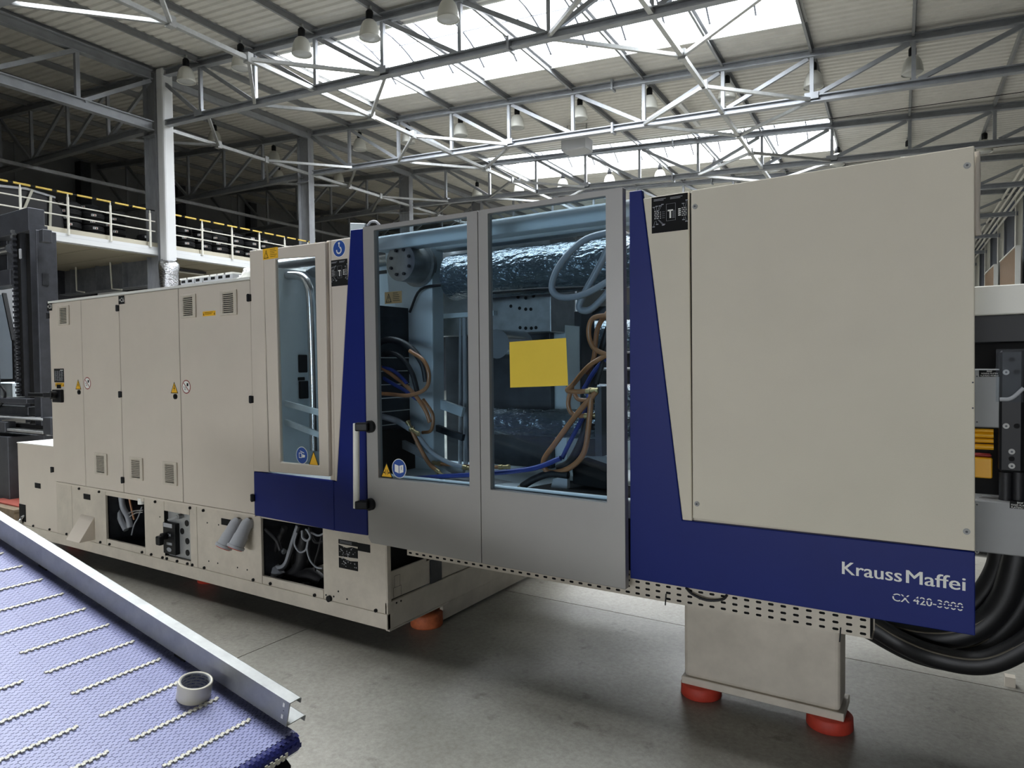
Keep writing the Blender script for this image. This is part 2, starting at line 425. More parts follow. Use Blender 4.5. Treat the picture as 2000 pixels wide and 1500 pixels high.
# right wall: pale posts, tall panels and brown boards
for k, b0 in enumerate((27.6, 34.2, 40.9, 47.6, 54.2, 60.9)):
    mb = MB(B); mb.ibeam((A_R - .12, b0, ZF), (A_R - .12, b0, 9.6), .3, .28, .03, up=(1, 0, 0))
    t = tag(mb.build('wall_post', 'rail'), 'pale steel post standing against the far right wall', 'post', 'posts along the right wall')
mb = MB(B)
for b0 in (29.5, 36, 43, 49.8, 56.4): mb.box(A_R + .04, A_R + .12, b0, b0 + 3.2, 2.5, 9.2)
mb.build('window_1', 'wallr', kind='structure')
for b0, b1, z in ((37.5, 43.0, 6.55), (45.3, 50.0, 6.68)):
    mb = MB(B); mb.box(A_R - .62, A_R - .5, b0, b1, 2.5, z); o = mb.build('board', 'wood', loc=B(A_R - .55, b0, 2.5))
    tag(o, 'brown board panel with a white top edge, %s of the two by the right wall' % ('nearer' if b0 < 40 else 'farther'), 'panel')
    mb = MB(B); mb.box(A_R - .66, A_R - .46, b0, b1, z, z + .05); mb.build('edge_trim', 'white', o)
    mb = MB(B); mb.box(A_R - .66, A_R - .46, b0 - .06, b0, 2.4, z + .05); mb.build('edge_trim', 'white', o)

for k in range(4):
    mb = MB(B); mb.tube([(A_R - .3 - .16 * k, 20, 8.95 + .13 * k), (A_R - .3 - .16 * k, 66, 8.95 + .13 * k)], .055, 8)
    tag(mb.build('conduit', 'rail'), 'pale conduit running along the top of the right wall', 'pipe', 'conduits along the right wall')

# roof trusses: one built, the others copied
def hprof(mb, p, q, w, h): mb.ibeam(p, q, w, h, .03)
def make_truss(b):
    t = thing('roof_truss', 'grey lattice roof truss spanning the hall', 'truss', B(NODE[0], b, 9.4), 'roof trusses')
    mb = MB(B)
    hprof(mb, (NODE[0] + .2, b, zup(NODE[0])), (NODE[-1], b, zup(NODE[-1])), .2, .21); mb.build('upper_chord', 'beam', t)
    mb = MB(B)
    hprof(mb, (NODE[0] + .2, b, zlo(NODE[0])), (NODE[-1], b, zlo(NODE[-1])), .2, .19); mb.build('lower_chord', 'beam', t)
    for i, a in enumerate(NODE[1:-1]):
        mb = MB(B); mb.bar((a, b, zlo(a) + .08), (a, b, zup(a) - .08), .10, .10); mb.build('post', 'beam', t)
    for i in range(len(NODE) - 1):
        a0, a1 = NODE[i], NODE[i + 1]; mb = MB(B)
        if i < 6: mb.bar((a0 + .12, b, zup(a0) - .12), (a1 - .1, b, zlo(a1) + .1), .09, .11)
        else: mb.bar((a0 + .12, b, zlo(a0) + .1), (a1 - .1, b, zup(a1) - .12), .09, .11)
        mb.build('diagonal', 'beam', t)
    for a in (-18.95, -11.7, -2.1):         # gusset plates where the bracing lands
        mb = MB(B); mb.box(a - .18, a + .18, b - .13, b + .13, zlo(a) - .02, zlo(a) + .16); mb.build('gusset', 'beam', t)
    for a in (-7.9,):
        for zc in (zlo(a), zup(a)):
            mb = MB(B); mb.box(a - .03, a + .03, b - .16, b + .16, zc - .16, zc + .16); mb.build('splice_plate', 'beam', t)
    return t
WHICH = ['overhead at the top edge', 'landing on the nearest column', 'over the middle skylight side, landing on the second column', 'landing on the third column']
tr0 = make_truss(TR_B[1])
tr0['label'] = 'grey lattice truss crossing under the near skylight from the column with the wrapped pipe'
dup(tr0, BY * (TR_B[0] - TR_B[1]), 'grey lattice roof truss nearest overhead, mostly above the top edge')
dup(tr0, BY * (TR_B[2] - TR_B[1]), 'pale sunlit lattice truss between the two skylights, with a row of bell lamps')
dup(tr0, BY * (TR_B[3] - TR_B[1]), 'dark lattice truss along the near edge of the far skylight')
for b in TR_B[4:]: dup(tr0, BY * (b - TR_B[1]), 'distant lattice roof truss beyond the far skylight', 'distant roof trusses')
AN = [-21.1, -23.87, -26.36, -28.85, -31.2, -33.6, -36.0]
def make_aisle(b):
    t = thing('aisle_truss', 'dark lattice truss over the mezzanine aisle', 'truss', B(-21.5, b, 9.4), 'trusses over the mezzanine')
    mb = MB(B); hprof(mb, (AN[0] - .35, b, zup(AN[0])), (AN[-1], b, zup(AN[-1])), .2, .24); mb.build('upper_chord', 'beam', t)
    mb = MB(B); hprof(mb, (AN[0] - .35, b, zlo(-21.1)), (AN[-1], b, zlo(-21.1)), .2, .24); mb.build('lower_chord', 'beam', t)
    for i in range(1, 6):
        mb = MB(B); mb.bar((AN[i], b, zlo(-21.1) + .1), (AN[i], b, zup(AN[i]) - .1), .10); mb.build('post', 'beam', t)
    for i in range(6):
        mb = MB(B)
        if i < 3: mb.bar((AN[i] - .3 * (i == 0), b, zup(AN[i]) - .1), (AN[i + 1] + .1, b, zlo(-21.1) + .1), .09, .11)
        else: mb.bar((AN[i] - .1, b, zlo(-21.1) + .1), (AN[i + 1], b, zup(AN[i + 1]) - .1), .09, .11)
        mb.build('diagonal', 'beam', t)
    return t
at0 = make_aisle(TR_B[1])
for b in [TR_B[0]] + TR_B[2:]: dup(at0, BY * (b - TR_B[1]))
# lattice girder along the column line of the nearest bay
t = thing('lattice_girder', 'heavy grey lattice girder running from the nearest column to the left edge', 'girder', B(-21.1, 7.8, 9.3))
for nm, z in (('upper_chord', 11.1), ('lower_chord', 9.46)):
    mb = MB(B); mb.ibeam((-21.1, 7.7, z), (-21.1, 14.0, z), .22, .3, .03); mb.build(nm, 'beam', t)
mb = MB(B); mb.bar((-21.1, 11.68, 9.58), (-21.1, 11.68, 10.98), .12); mb.build('post', 'beam', t)
for p, q in (((9.4, 9.6), (11.6, 10.95)), ((11.85, 9.58), (13.95, 10.9))):
    mb = MB(B); mb.bar((-21.1, p[0], p[1]), (-21.1, q[0], q[1]), .16, .12); mb.build('diagonal', 'beam', t)
for a in (-28.85,):
    mb = MB(B); mb.bar((a, 5, 9.34), (a, 60, 9.34), .13, .13); tag(mb.build('tie_tube', 'galv'), 'pale tie tube far back over the mezzanine', 'tie')
mb = MB(B); mb.bar((-21.1, 14.4, 11.06), (-21.1, 60, 11.06), .14, .2); tag(mb.build('eaves_beam', 'beam'), 'long grey beam over the row of columns', 'beam')

# columns
def column(b, lab):
    t = thing('steel_column', lab, 'column', B(-21.2, b, ZF))
    mb = MB(B); mb.ibeam((-21.35, b, ZF), (-21.35, b, 11.25), .30, .62, .03, up=(1, 0, 0)); mb.build('shaft', 'column', t)
    mb = MB(B); mb.box(-21.8, -20.95, b - .2, b + .2, ZF, ZF + .04); mb.build('base_plate', 'iron', t)
    mb = MB(B); mb.box(-21.7, -21.04, b - .17, b + .17, 9.2, 9.24); mb.box(-21.7, -21.04, b - .17, b + .17, 11.2, 11.24); mb.build('cap_plate', 'beam', t)
    return t
column(TR_B[1], 'galvanised H column nearest, behind the pale downpipe with crumpled foil')
column(TR_B[2], 'galvanised H column rising behind the guard window, second from the left')
column(TR_B[3], 'galvanised H column third from the left, above the sliding door')
for b in [TR_B[0], TR_B[4], TR_B[5], TR_B[6]]: column(b, 'galvanised H column of the same row, outside or far off')['group'] = 'other hall columns'
t = thing('downpipe', 'broad pale downpipe in front of the nearest column, foil crumpled round its foot', 'pipe', B(-20.8, 14.25, ZF))
mb = MB(B); mb.box(-20.98, -20.62, 14.07, 14.45, ZF, 11.3); mb.build('pipe', 'fascia', t, bevel=.06, seg=2)
mb = MB(B); fo = []
mb.lathe([(.25, 3.4), (.30, 3.9), (.24, 4.1), (.31, 4.4), (.28, 4.75), (.33, 5.0), (.26, 5.12), (.19, 5.14)], 18, (-20.8, 14.26, 0))
for v in mb.v: v += Vector((random.uniform(-.03, .03), random.uniform(-.03, .03), random.uniform(-.03, .03)))
mb.build('foil_wrap', 'foil', t, label='crumpled silver foil wrap')

# purlins
for a in NODE[1:] + AN[1:-1] + [-21.1]:
    mb = MB(B); z = zdeck(a)
    o = [(-.045, -.19), (.02, -.19), (.02, -.17), (-.03, -.17), (-.03, -.012), (.045, -.012), (.045, 0), (-.045, 0)]
    mb.prism([(a + x, B_0, z + y - .002) for x, y in o], (0, B_1 - B_0, 0))
    tag(mb.build('purlin', 'purlin'), 'galvanised purlin running away under the ribbed ceiling', 'purlin', 'roof purlins')

# horizontal bracing in the plane of the lower chords
zt = lambda a: zlo(a) - .02
def tube_thing(name, p, q, w, lab, cat, grp):
    mb = MB(B); mb.bar(p, q, w, w); return tag(mb.build(name, 'galv'), lab, cat, grp)
for a in (-21.1, -14.08, -4.5):
    b0 = 14.4 if a == -21.1 else B_0
    tie = tube_thing('tie_tube', (a, b0, zt(a)), (a, 60, zt(a)), .11, {-21.1: 'long pale tie tube along the row of columns', -14.08: 'long pale tie tube running under the left end of the skylights', -4.5: 'long pale tie tube running under the right half of the skylights'}[a], 'tie', None)
    for b in TR_B[:6]:
        for s in (-1, 1):
            if a == -21.1 and (b < 14 or (b < 15 and s < 0)): continue
            for da in (-2.35, 2.35):
                tube_thing('brace_tube', (a, b + 2.28 * s, zt(a)), (a + da, b + .1 * s, zt(a + da)), .085, 'square brace tube slanting from a truss to a tie tube', 'brace', 'roof bracing tubes')
            mb = MB(B); mb.box(a - .09, a + .09, b + 2.2 * s, b + 2.36 * s, zt(a) - .1, zt(a) + .14); mb.build('brace_clamp', 'galv', tie)
# thin wires strung between lamps
for z_, b in ((10.0, 25.6), (9.9, 31.3)):
    mb = MB(B); mb.tube(spline([(-16, b, z_ + .1), (-8, b, z_ - .1), (5, b, z_ - .5)], 8), .012, 5)
    tag(mb.build('wire', 'black'), 'thin black wire strung across below the ceiling', 'wire', 'ceiling wires')

# skylights
def skylight(b0, b1, lab, grp=None):
    t = thing('skylight', lab, 'skylight', B(SA0, b0, zdeck(SA0)), grp)
    hz = .42
    for nm, q in (('curb', (SA0, SA1, b0 - .06, b0)), ('curb', (SA0, SA1, b1, b1 + .06)), ('curb', (SA0 - .06, SA0, b0, b1)), ('curb', (SA1, SA1 + .06, b0, b1))):
        a0, a1, c0, c1 = q; mb = MB(B)
        mb.add([(a0, c0, zdeck(a0) - .03), (a1, c0, zdeck(a1) - .03), (a1, c1, zdeck(a1) - .03), (a0, c1, zdeck(a0) - .03),
                (a0, c0, zdeck(a0) + hz), (a1, c0, zdeck(a1) + hz), (a1, c1, zdeck(a1) + hz), (a0, c1, zdeck(a0) + hz)],
               [(0, 3, 2, 1), (4, 5, 6, 7), (0, 1, 5, 4), (1, 2, 6, 5), (2, 3, 7, 6), (3, 0, 4, 7)])
        mb.build('curb', 'curb', t)
    n = 12; da = (SA1 - SA0) / n; K = 10
    arc = [(b0 + (b1 - b0) * i / K, hz + .75 * math.sin(PI * i / K) ** .8) for i in range(K + 1)]
    for k in range(n):
        a0, a1 = SA0 + da * k, SA0 + da * (k + 1); mb = MB(B)
        mb.add([(a0, b, zdeck(a0) + z) for b, z in arc] + [(a1, b, zdeck(a1) + z) for b, z in arc], [(i + 1, i, K + 1 + i, K + 2 + i) for i in range(K)])
        mb.build('pane', 'pane', t)
    for k in range(1, n):
        a = SA0 + da * k; mb = MB(B)
        for i in range(K):
            mb.bar((a, arc[i][0], zdeck(a) + arc[i][1] - .03), (a, arc[i + 1][0], zdeck(a) + arc[i + 1][1] - .03), .05, .05)
        mb.build('rib', 'iron', t)
    for bb in (.28, .72):
        mb = MB(B); i = int(K * bb); z = arc[i][1] - .05
        mb.bar((SA0, arc[i][0], zdeck(SA0) + z), (SA1, arc[i][0], zdeck(SA1) + z), .03, .03); mb.build('glazing_bar', 'iron', t)
    for e in (SA0, SA1):                    # lunette closing each end of the vault
        mb = MB(B); mb.prism([(e, b, zdeck(e) + z) for b, z in arc], (.02, 0, 0)); mb.build('end_pane', 'pane', t)
for i, (b0, b1) in enumerate(SKY):
    skylight(b0, b1, {1: 'large vaulted skylight with white curb, nearer and upper one', 2: 'vaulted skylight farther off, low above the machine'}.get(i, 'vaulted skylight of the same row, outside the picture'), None if i in (1, 2) else 'skylights out of view')

# high bay lamps
def lamp(p):
    t = thing('high_bay_lamp', '', 'lamp', p, 'high bay lamps')
    p = Vector(p)
    mb = MB(); mb.box(p.x - .05, p.x + .05, p.y - .03, p.y + .03, p.z - .19, p.z - .11); mb.tube([p + Vector((0, 0, -.18)), p + Vector((0, 0, -.24))], .012, 6); mb.build('hanger', 'galv', t)
    mb = MB(); mb.lathe([(0, -.22), (.07, -.22), (.095, -.26), (.095, -.42), (.085, -.43), (.085, -.46), (.06, -.47), (0, -.47)], 14, p); mb.build('ballast_housing', 'black', t)
    mb = MB(); mb.lathe([(.06, -.455), (.12, -.475), (.175, -.53), (.215, -.61), (.243, -.72), (.262, -.86), (.272, -.92), (.262, -.92), (.25, -.86), (.232, -.72), (.205, -.62), (.165, -.54), (.05, -.49)], 22, p); mb.build('reflector', 'lamp', t)
    mb = MB(); mb.lathe([(.25, -.895), (.18, -.93), (.09, -.95), (0, -.955)], 22, p); mb.build('lens', 'lens', t)
    return t
ROWS = [(13.74, NODE[1:6], 'grey bell lamp by the near skylight truss'), (21.5, NODE[1:10], 'bell lamp with black housing along the sunlit truss'),
        (30.4, NODE[1:11], 'bell lamp in the far row above the machine')]
L0 = None
ORD = ['leftmost', 'second from the left', 'third from the left', 'fourth from the left', 'fifth from the left', 'sixth from the left', 'seventh from the left', 'eighth from the left', 'ninth from the left', 'tenth from the left']
for b, aa, lab0 in ROWS:
    for k, a in enumerate(aa):
        lab = ORD[k] + ' ' + lab0
        p = B(a - .02, b, zdeck(a))
        if L0 is None: L0 = lamp(p); L0['label'] = lab; P0 = p
        else: dup(L0, p - P0, lab, 'high bay lamps, row %s' % {13.74: 'by the near skylight', 21.5: 'on the sunlit truss', 30.4: 'far off'}[b])
L0['group'] = 'high bay lamps, row by the near skylight'
for b, a in ((17.5, -26.36), (21.5, -23.87), (24.0, -26.36), (18.5, -23.87), (25.5, -23.87)):
    dup(L0, B(a, b, zdeck(a)) - P0, 'small bell lamp hanging in the dark over the mezzanine', 'lamps over the mezzanine')
# wire box on the sunlit truss
mb = MB(B); mb.box(-11.3, -10.3, 24.2, 25.0, 9.75, 10.25); ah = tag(mb.build('air_heater', 'bin', bevel=.04), 'grey boxy air heater behind the bell lamp on the sunlit truss', 'heater')
for a in (-11.2, -10.4):
    mb = MB(B); mb.bar((a, 24.6, 10.2), (a, 24.6, zdeck(a) + .01), .04); mb.build('hanger', 'galv', ah)
mb = MB(B); mb.bar((-6.4, 23.0, zdeck(-6.9) - .28), (-6.4, 25.6, zdeck(-6.9) - .28), .14, .1); tag(mb.build('strip_light', 'fascia'), 'long strip light fixed beside a purlin above the machine', 'lamp')

# unseen dark deck added over the camera to block ambient light
mb = MB(B); mb.box(A_L, A_R, B_0, 1.5, 4.3, 4.6); mb.build('light_block_deck', 'dsteel', kind='structure')
# ------------------------------------------------------------------ mezzanine
ZM = 5.65
mb = MB(B); mb.box(A_L, -21.35, B_0, 50, ZM - .32, ZM); mz = mb.build('mezzanine_floor', 'soffit', kind='structure')
for k in range(40):
    b0 = -4 + 1.25 * k
    mb = MB(B); mb.box(A_L, -21.36, b0 + .015, b0 + 1.235, ZM - .345, ZM - .322); mb.build('soffit_panel', 'soffit', mz)
t = thing('edge_beam', 'white banded edge beam under the mezzanine railing', 'beam', B(-21.2, 8, ZM - .3))
for nm, z0, z1, a, m in (('toe_board', ZM - .06, ZM + .08, -21.28, 'toe'), ('band', ZM - .17, ZM - .07, -21.2, 'fascia'), ('band', ZM - .33, ZM - .18, -21.16, 'fascia')):
    mb = MB(B); mb.box(-21.34, a + .08, B_0, 50, z0, z1); mb.build(nm, m, t)
for b0, lab in ((14.4, 'deep dark crossbeam under the mezzanine behind the downpipe'), (TR_B[0], 'deep crossbeam under the mezzanine out at the left'), (TR_B[2] + .2, 'deep crossbeam under the mezzanine farther back')):
    t = thing('cross_beam', lab, 'beam', B(-22, b0, 4.4))
    mb = MB(B); mb.box(A_L, -21.7, b0, b0 + .03, 4.42, ZM - .36); mb.build('web', 'xbeam', t)
    mb = MB(B); mb.box(A_L, -21.7, b0 - .2, b0 + .2, 4.38, 4.42); mb.build('flange', 'xbeam', t)
    for k in range(1, 7):
        mb = MB(B); a = -21.7 - 1.6 * k; mb.box(a, a + .03, b0 - .18, b0, 4.42, ZM - .36); mb.build('stiffener', 'xbeam', t)
for k, (u0, v0, pts) in enumerate([(0, 0, [(60, 455), (100, 507), (149, 518), (150, 568), (165, 571)]), (0, 0, [(60, 440), (150, 498), (216, 507), (219, 564), (238, 566)]), (0, 0, [(60, 470), (80, 500), (87, 525), (88, 573), (105, 577)])]):
    b = 14.1
    P = [PB(u, v, b) for u, v in pts]
    P[0] = Vector((P[2].x, 5.0, P[2].z))
    mb = MB(B); mb.tube([P[0], Vector((P[2].x, 14.08, P[2].z))], .028, 6); mb.tube([Vector((P[2].x, 14.08, P[2].z)), P[3], P[4]], .028, 6)
    tag(mb.build('conduit', 'rail'), 'thin pale conduit bending down the dark crossbeam under the mezzanine', 'pipe', 'conduits under the mezzanine')
t = thing('tube_light', 'dark fluorescent tube light under the mezzanine soffit', 'lamp', B(-23, 17, 5.1))
mb = MB(B); mb.box(-23.05, -22.85, 15.6, 17.2, 5.18, 5.26); mb.build('tray', 'iron', t)
mb = MB(B); mb.tube([(-22.95, 15.65, 5.15), (-22.95, 17.15, 5.15)], .03, 8); mb.build('tube', 'rail', t)
mb = MB(B); mb.ibeam((-27, 15.5, 4.55), (-27, 40, 4.55), .3, .3, .04); tag(mb.build('floor_beam', 'fascia'), 'white beam low under the mezzanine behind the bins', 'beam')
mb = MB(B); mb.box(-27.5, -27.2, B_0, 50, ZF, 5.3); mb.build('wall_store', 'iron', kind='structure')
# railings
def railing(b0, b1, posts, lab):
    t = thing('guard_railing', lab, 'railing', B(-21.12, b0, ZM - .1))
    a = -21.08
    for b in posts:
        mb = MB(B); mb.tube([(a, b, ZM - .12), (a, b, ZM + .98)], .036, 8); mb.tube([(a, b, ZM + .98), (a, b, ZM + 1.07)], .022, 8); mb.build('post', 'rail', t)
    for z in (.74, .42):
        mb = MB(B); mb.tube([(a, b0, ZM + z), (a, b1, ZM + z)], .022, 6); mb.build('rail', 'rail', t)
    mb = MB(B); mb.tube([(a, b0, ZM + 1.09), (a, b1, ZM + 1.09)], .022, 6); mb.build('hand_rail', 'black', t)
    p = .56; n = int((b1 - b0) / p)
    for k in range(n):
        s = b0 + .05 + p * k; mb = MB(B); mb.tube([(a, s, ZM + 1.09), (a, s + .43, ZM + 1.09)], .030, 8); mb.build('rail_sleeve', 'sleeve', t)
railing(4.8, 14.0, [6.3, 7.55, 8.8, 10.06, 11.31, 12.55, 13.83], 'white mezzanine railing with yellow sleeves left of the downpipe')
railing(14.47, 24.5, [14.52, 15.74, 16.97, 18.2, 19.43, 20.66, 21.9], 'white mezzanine railing with yellow sleeves right of the downpipe')
# tyres
def tyre(p):
    t = thing('tyre', 'black tyre lying in a stack behind the mezzanine railing', 'tyre', p, 'tyres stacked on the mezzanine')
    mb = MB(); R_ = .34
    mb.lathe([(.20, .03), (.215, .0), (.29, .0), (.325, .02), (R_, .05), (R_, .068), (R_ - .012, .072), (R_ - .012, .082), (R_, .086), (R_, .114), (R_ - .012, .118), (R_ - .012, .128), (R_, .132), (R_, .15), (.325, .18), (.29, .2), (.215, .2), (.20, .17), (.20, .03)], 22, p)
    mb.build('casing', 'tyre', t)
    mb = MB(); f = Flat(mb, Vector(p) + Vector((.30, -.186, .1)), (.55, .83, 0), (0, 0, 1), (.83, -.55, 0))
    f.rect(-.07, -.035, .07, .035, 1, 0); f.rect(.015, -.028, .045, .022, 2, 1); f.rect(-.06, -.025, -.01, .022, 2, 2)
    mb.build('paper_label', ['white', 'sred', 'dim'], t)
    return t
T0 = None
stacks = [(-22.9, 12.3 + .73 * k, n) for k, n in enumerate((6, 5, 6))] + [(-22.9, 14.9 + .73 * k, n) for k, n in enumerate((3, 3, 4, 6, 5, 6, 6, 6, 5, 6))]
stacks += [(-23.65, 12.65 + .73 * k, n) for k, n in enumerate((7, 7, 6))] + [(-23.65, 15.3 + .73 * k, n) for k, n in enumerate((3, 5, 6, 5, 7, 7, 6, 7))]
for a, b, n in stacks:
    for k in range(n):
        p = B(a + random.uniform(-.018, .018), b + random.uniform(-.018, .018), ZM + .205 * k)
        if T0 is None: T0 = tyre(p); T0P = p
        else: dup(T0, p - T0P, rot=(0, 0, random.uniform(-.5, .5)))
# dark car-like bulk at the left end of the mezzanine
t = thing('car_like_bulk', 'black rounded car-like bulk with pale straps at the left end of the mezzanine', 'load', B(-23, 10, ZM))
prof = [(9.0, 0), (9.0, .55), (9.25, .95), (9.7, 1.13), (11.0, 1.2), (11.6, 1.1), (11.85, .8), (11.9, 0)]
mb = MB(B); mb.prism([(-22.3, b, ZM + z * 1.08) for b, z in prof], (-2.2, 0, 0)); mb.build('cover', 'rubber', t, bevel=.12, seg=3)
mb = MB(B); mb.prism([(-22.28, b, ZM + z * 1.08) for b, z in ((9.5, 1.1), (10.8, 1.21), (11.6, 1.12), (11.6, 1.07), (10.8, 1.15), (9.6, 1.04))], (-.1, 0, 0)); mb.build('roof_sheet', 'bin', t)
for p, q in (((10.95, 1.18), (10.5, .1)), ((11.45, 1.1), (11.4, .1))):
    mb = MB(B); mb.bar((-22.25, p[0], ZM + p[1] * 1.08), (-22.25, q[0], ZM + q[1]), .07, .03, up=(1, 0, 0)); mb.build('strap', 'strap', t)

# ================================================================== THE MOULDING MACHINE (axis along X, front near Y = 3)
YF, YD, YB = 3.0, 2.958, 3.022
def panel(name, px, Y, t, m, parent, bevel=.003, label=None):
    mb = MB(); mb.prism(pp(px, Y), (0, t, 0)); return mb.build(name, m, parent, bevel=bevel, label=label)
def screw(c, r, parent, name='screw', m='pscrew'):
    mb = MB(); c = Vector(c)
    mb.smooth = False; mb.cyl(c + Vector((0, .004, 0)), c + Vector((0, -.003, 0)), r * 1.35, 14); mb.cyl(c + Vector((0, -.003, 0)), c + Vector((0, -.007, 0)), r, 12)
    mb.m = 1; mb.cyl(c + Vector((0, -.0069, 0)), c + Vector((0, -.0075, 0)), r * .55, 6)
    return mb.build(name, [m, 'dsteel'], parent)
def F_(c, parent_mb, Y=None): return Flat(parent_mb, Vector((c.x, Y if Y is not None else c.y, c.z)) + Vector((0, -.0006, 0)))

# ---------------- signs
def sign_tri(parent, c, w, h, kind):        # yellow warning triangle
    mb = MB(); f = F_(c, mb)
    f.face([(-w / 2, -h / 2), (w / 2, -h / 2), (0, h / 2)], 1, 0)
    f.face([(-w * .40, -h * .44), (w * .40, -h * .44), (0, h * .37)], 2, 1)
    if kind == 'bolt':
        f.face([(.04 * w, .22 * h), (-.10 * w, -.12 * h), (-.01 * w, -.10 * h), (-.05 * w, -.38 * h), (.09 * w, -.02 * h), (.0, -.04 * h), (.10 * w, .2 * h)], 3, 0)
    elif kind == 'crush':
        for s in (-1, 1):
            f.rect(s * .07 * w - .02 * w, -.3 * h, s * .07 * w + .02 * w, .02 * h, 3, 0)
            f.face([(s * .28 * w, -.18 * h), (s * .14 * w, -.26 * h), (s * .14 * w, -.10 * h)], 3, 0)
    elif kind == 'excl':
        f.rect(-.04 * w, -.18 * h, .04 * w, .18 * h, 3, 0); f.rect(-.04 * w, -.34 * h, .04 * w, -.25 * h, 3, 0)
    return mb.build('warning_sign', ['black', 'orange'], parent)
def sign_no(parent, c, rx, rz):             # round red prohibition sign
    mb = MB(); f = F_(c, mb)
    f.disc(0, 0, rx, rz, 1, 0); f.disc(0, 0, rx * .86, rz * .86, 2, 1)
    f.face([(.1 * rx, .1 * rz), (.5 * rx, .1 * rz), (.55 * rx, .5 * rz), (.15 * rx, .55 * rz)], 3, 2)
    for x, z in ((-.35, -.35), (-.2, -.15), (-.5, -.05), (-.1, -.4)): f.rect(x * rx - .05 * rx, z * rz - .07 * rz, x * rx + .07 * rx, z * rz + .1 * rz, 3, 2)
    f.line(-.58 * rx, .58 * rz, .58 * rx, -.58 * rz,   .13 * rx, 4, 0)
    return mb.build('prohibition_sign', ['sred', 'white', 'black'], parent)
def sign_blue(parent, c, rx, rz, kind):
    mb = MB(); f = F_(c, mb)
    f.disc(0, 0, rx, rz, 1, 1); f.disc(0, 0, rx * .93, rz * .93, 2, 0)
    if kind == 'book':
        f.face([(-.6 * rx, .42 * rz), (-.05 * rx, .28 * rz), (-.05 * rx, -.5 * rz), (-.6 * rx, -.34 * rz)], 3, 1)
        f.face([(.05 * rx, .28 * rz), (.6 * rx, .42 * rz), (.6 * rx, -.34 * rz), (.05 * rx, -.5 * rz)], 3, 1)
        f.rect(.3 * rx, -.12 * rz, .36 * rx, .22 * rz, 4, 0)
    elif kind == 'hook':
        f.disc(0, .62 * rz, .15 * rx, .13 * rz, 3, 1); f.rect(-.07 * rx, .2 * rz, .07 * rx, .56 * rz, 3, 1)
        a = [math.radians(70 - 26 * k) for k in range(11)]
        for i in range(10):
            f.line(.36 * rx * math.cos(a[i]) - .03 * rx, -.18 * rz + .36 * rz * math.sin(a[i]), .36 * rx * math.cos(a[i + 1]) - .03 * rx, -.18 * rz + .36 * rz * math.sin(a[i + 1]), .17 * rx, 3, 1)
    else:
        f.rect(-.5 * rx, -.3 * rz, .0, .3 * rz, 3, 1); f.rect(-.42 * rx, -.22 * rz, -.08 * rx, .22 * rz, 4, 0)
        f.face([(.05 * rx, .15 * rz), (.55 * rx, .05 * rz), (.5 * rx, -.2 * rz), (.05 * rx, -.25 * rz)], 3, 1)
        f.line(-.3 * rx, .5 * rz, .4 * rx, .3 * rz, .08 * rx, 3, 1)
    return mb.build('instruction_sign', ['sblue', 'white'], parent)
def orange_plate(parent, x0, y0, x1, y1, Y, excl=True, m=None):
    c, w, h = pxbox(x0, y0, x1, y1, Y); mb = MB(); f = F_(c, mb)
    f.rect(-w / 2, -h / 2, w / 2, h / 2, 1, 0)
    if excl:
        t = h * .78; x = -w / 2 + w * .06
        f.face([(x, -t / 2), (x + t * .85, -t / 2), (x + t * .43, t / 2)], 2, 1); f.face([(x + t * .12, -t * .42), (x + t * .73, -t * .42), (x + t * .43, t * .32)], 3, 0)
        f.rect(x + t * .39, -t * .12, x + t * .47, t * .15, 4, 1); f.rect(x + t * .39, -t * .32, x + t * .47, -t * .22, 4, 1)
        for k in range(5):
            f.rect(-w / 2 + w * .48, h * (.34 - .16 * k), -w / 2 + w * random.uniform(.75, .95), h * (.38 - .16 * k), 2, 1)
    else:
        for k in range(2): f.rect(-w * .34, h * (.18 - .3 * k), w * random.uniform(.2, .34), h * (.27 - .3 * k), 2, 1)
        f.face([(-w * .46, -h * .3), (-w * .38, -h * .3), (-w * .42, h * .25)], 2, 1); f.face([(w * .38, -h * .3), (w * .46, -h * .3), (w * .42, h * .25)], 2, 1)
    return mb.build('caution_sticker', m or ['orange', 'black'], parent)
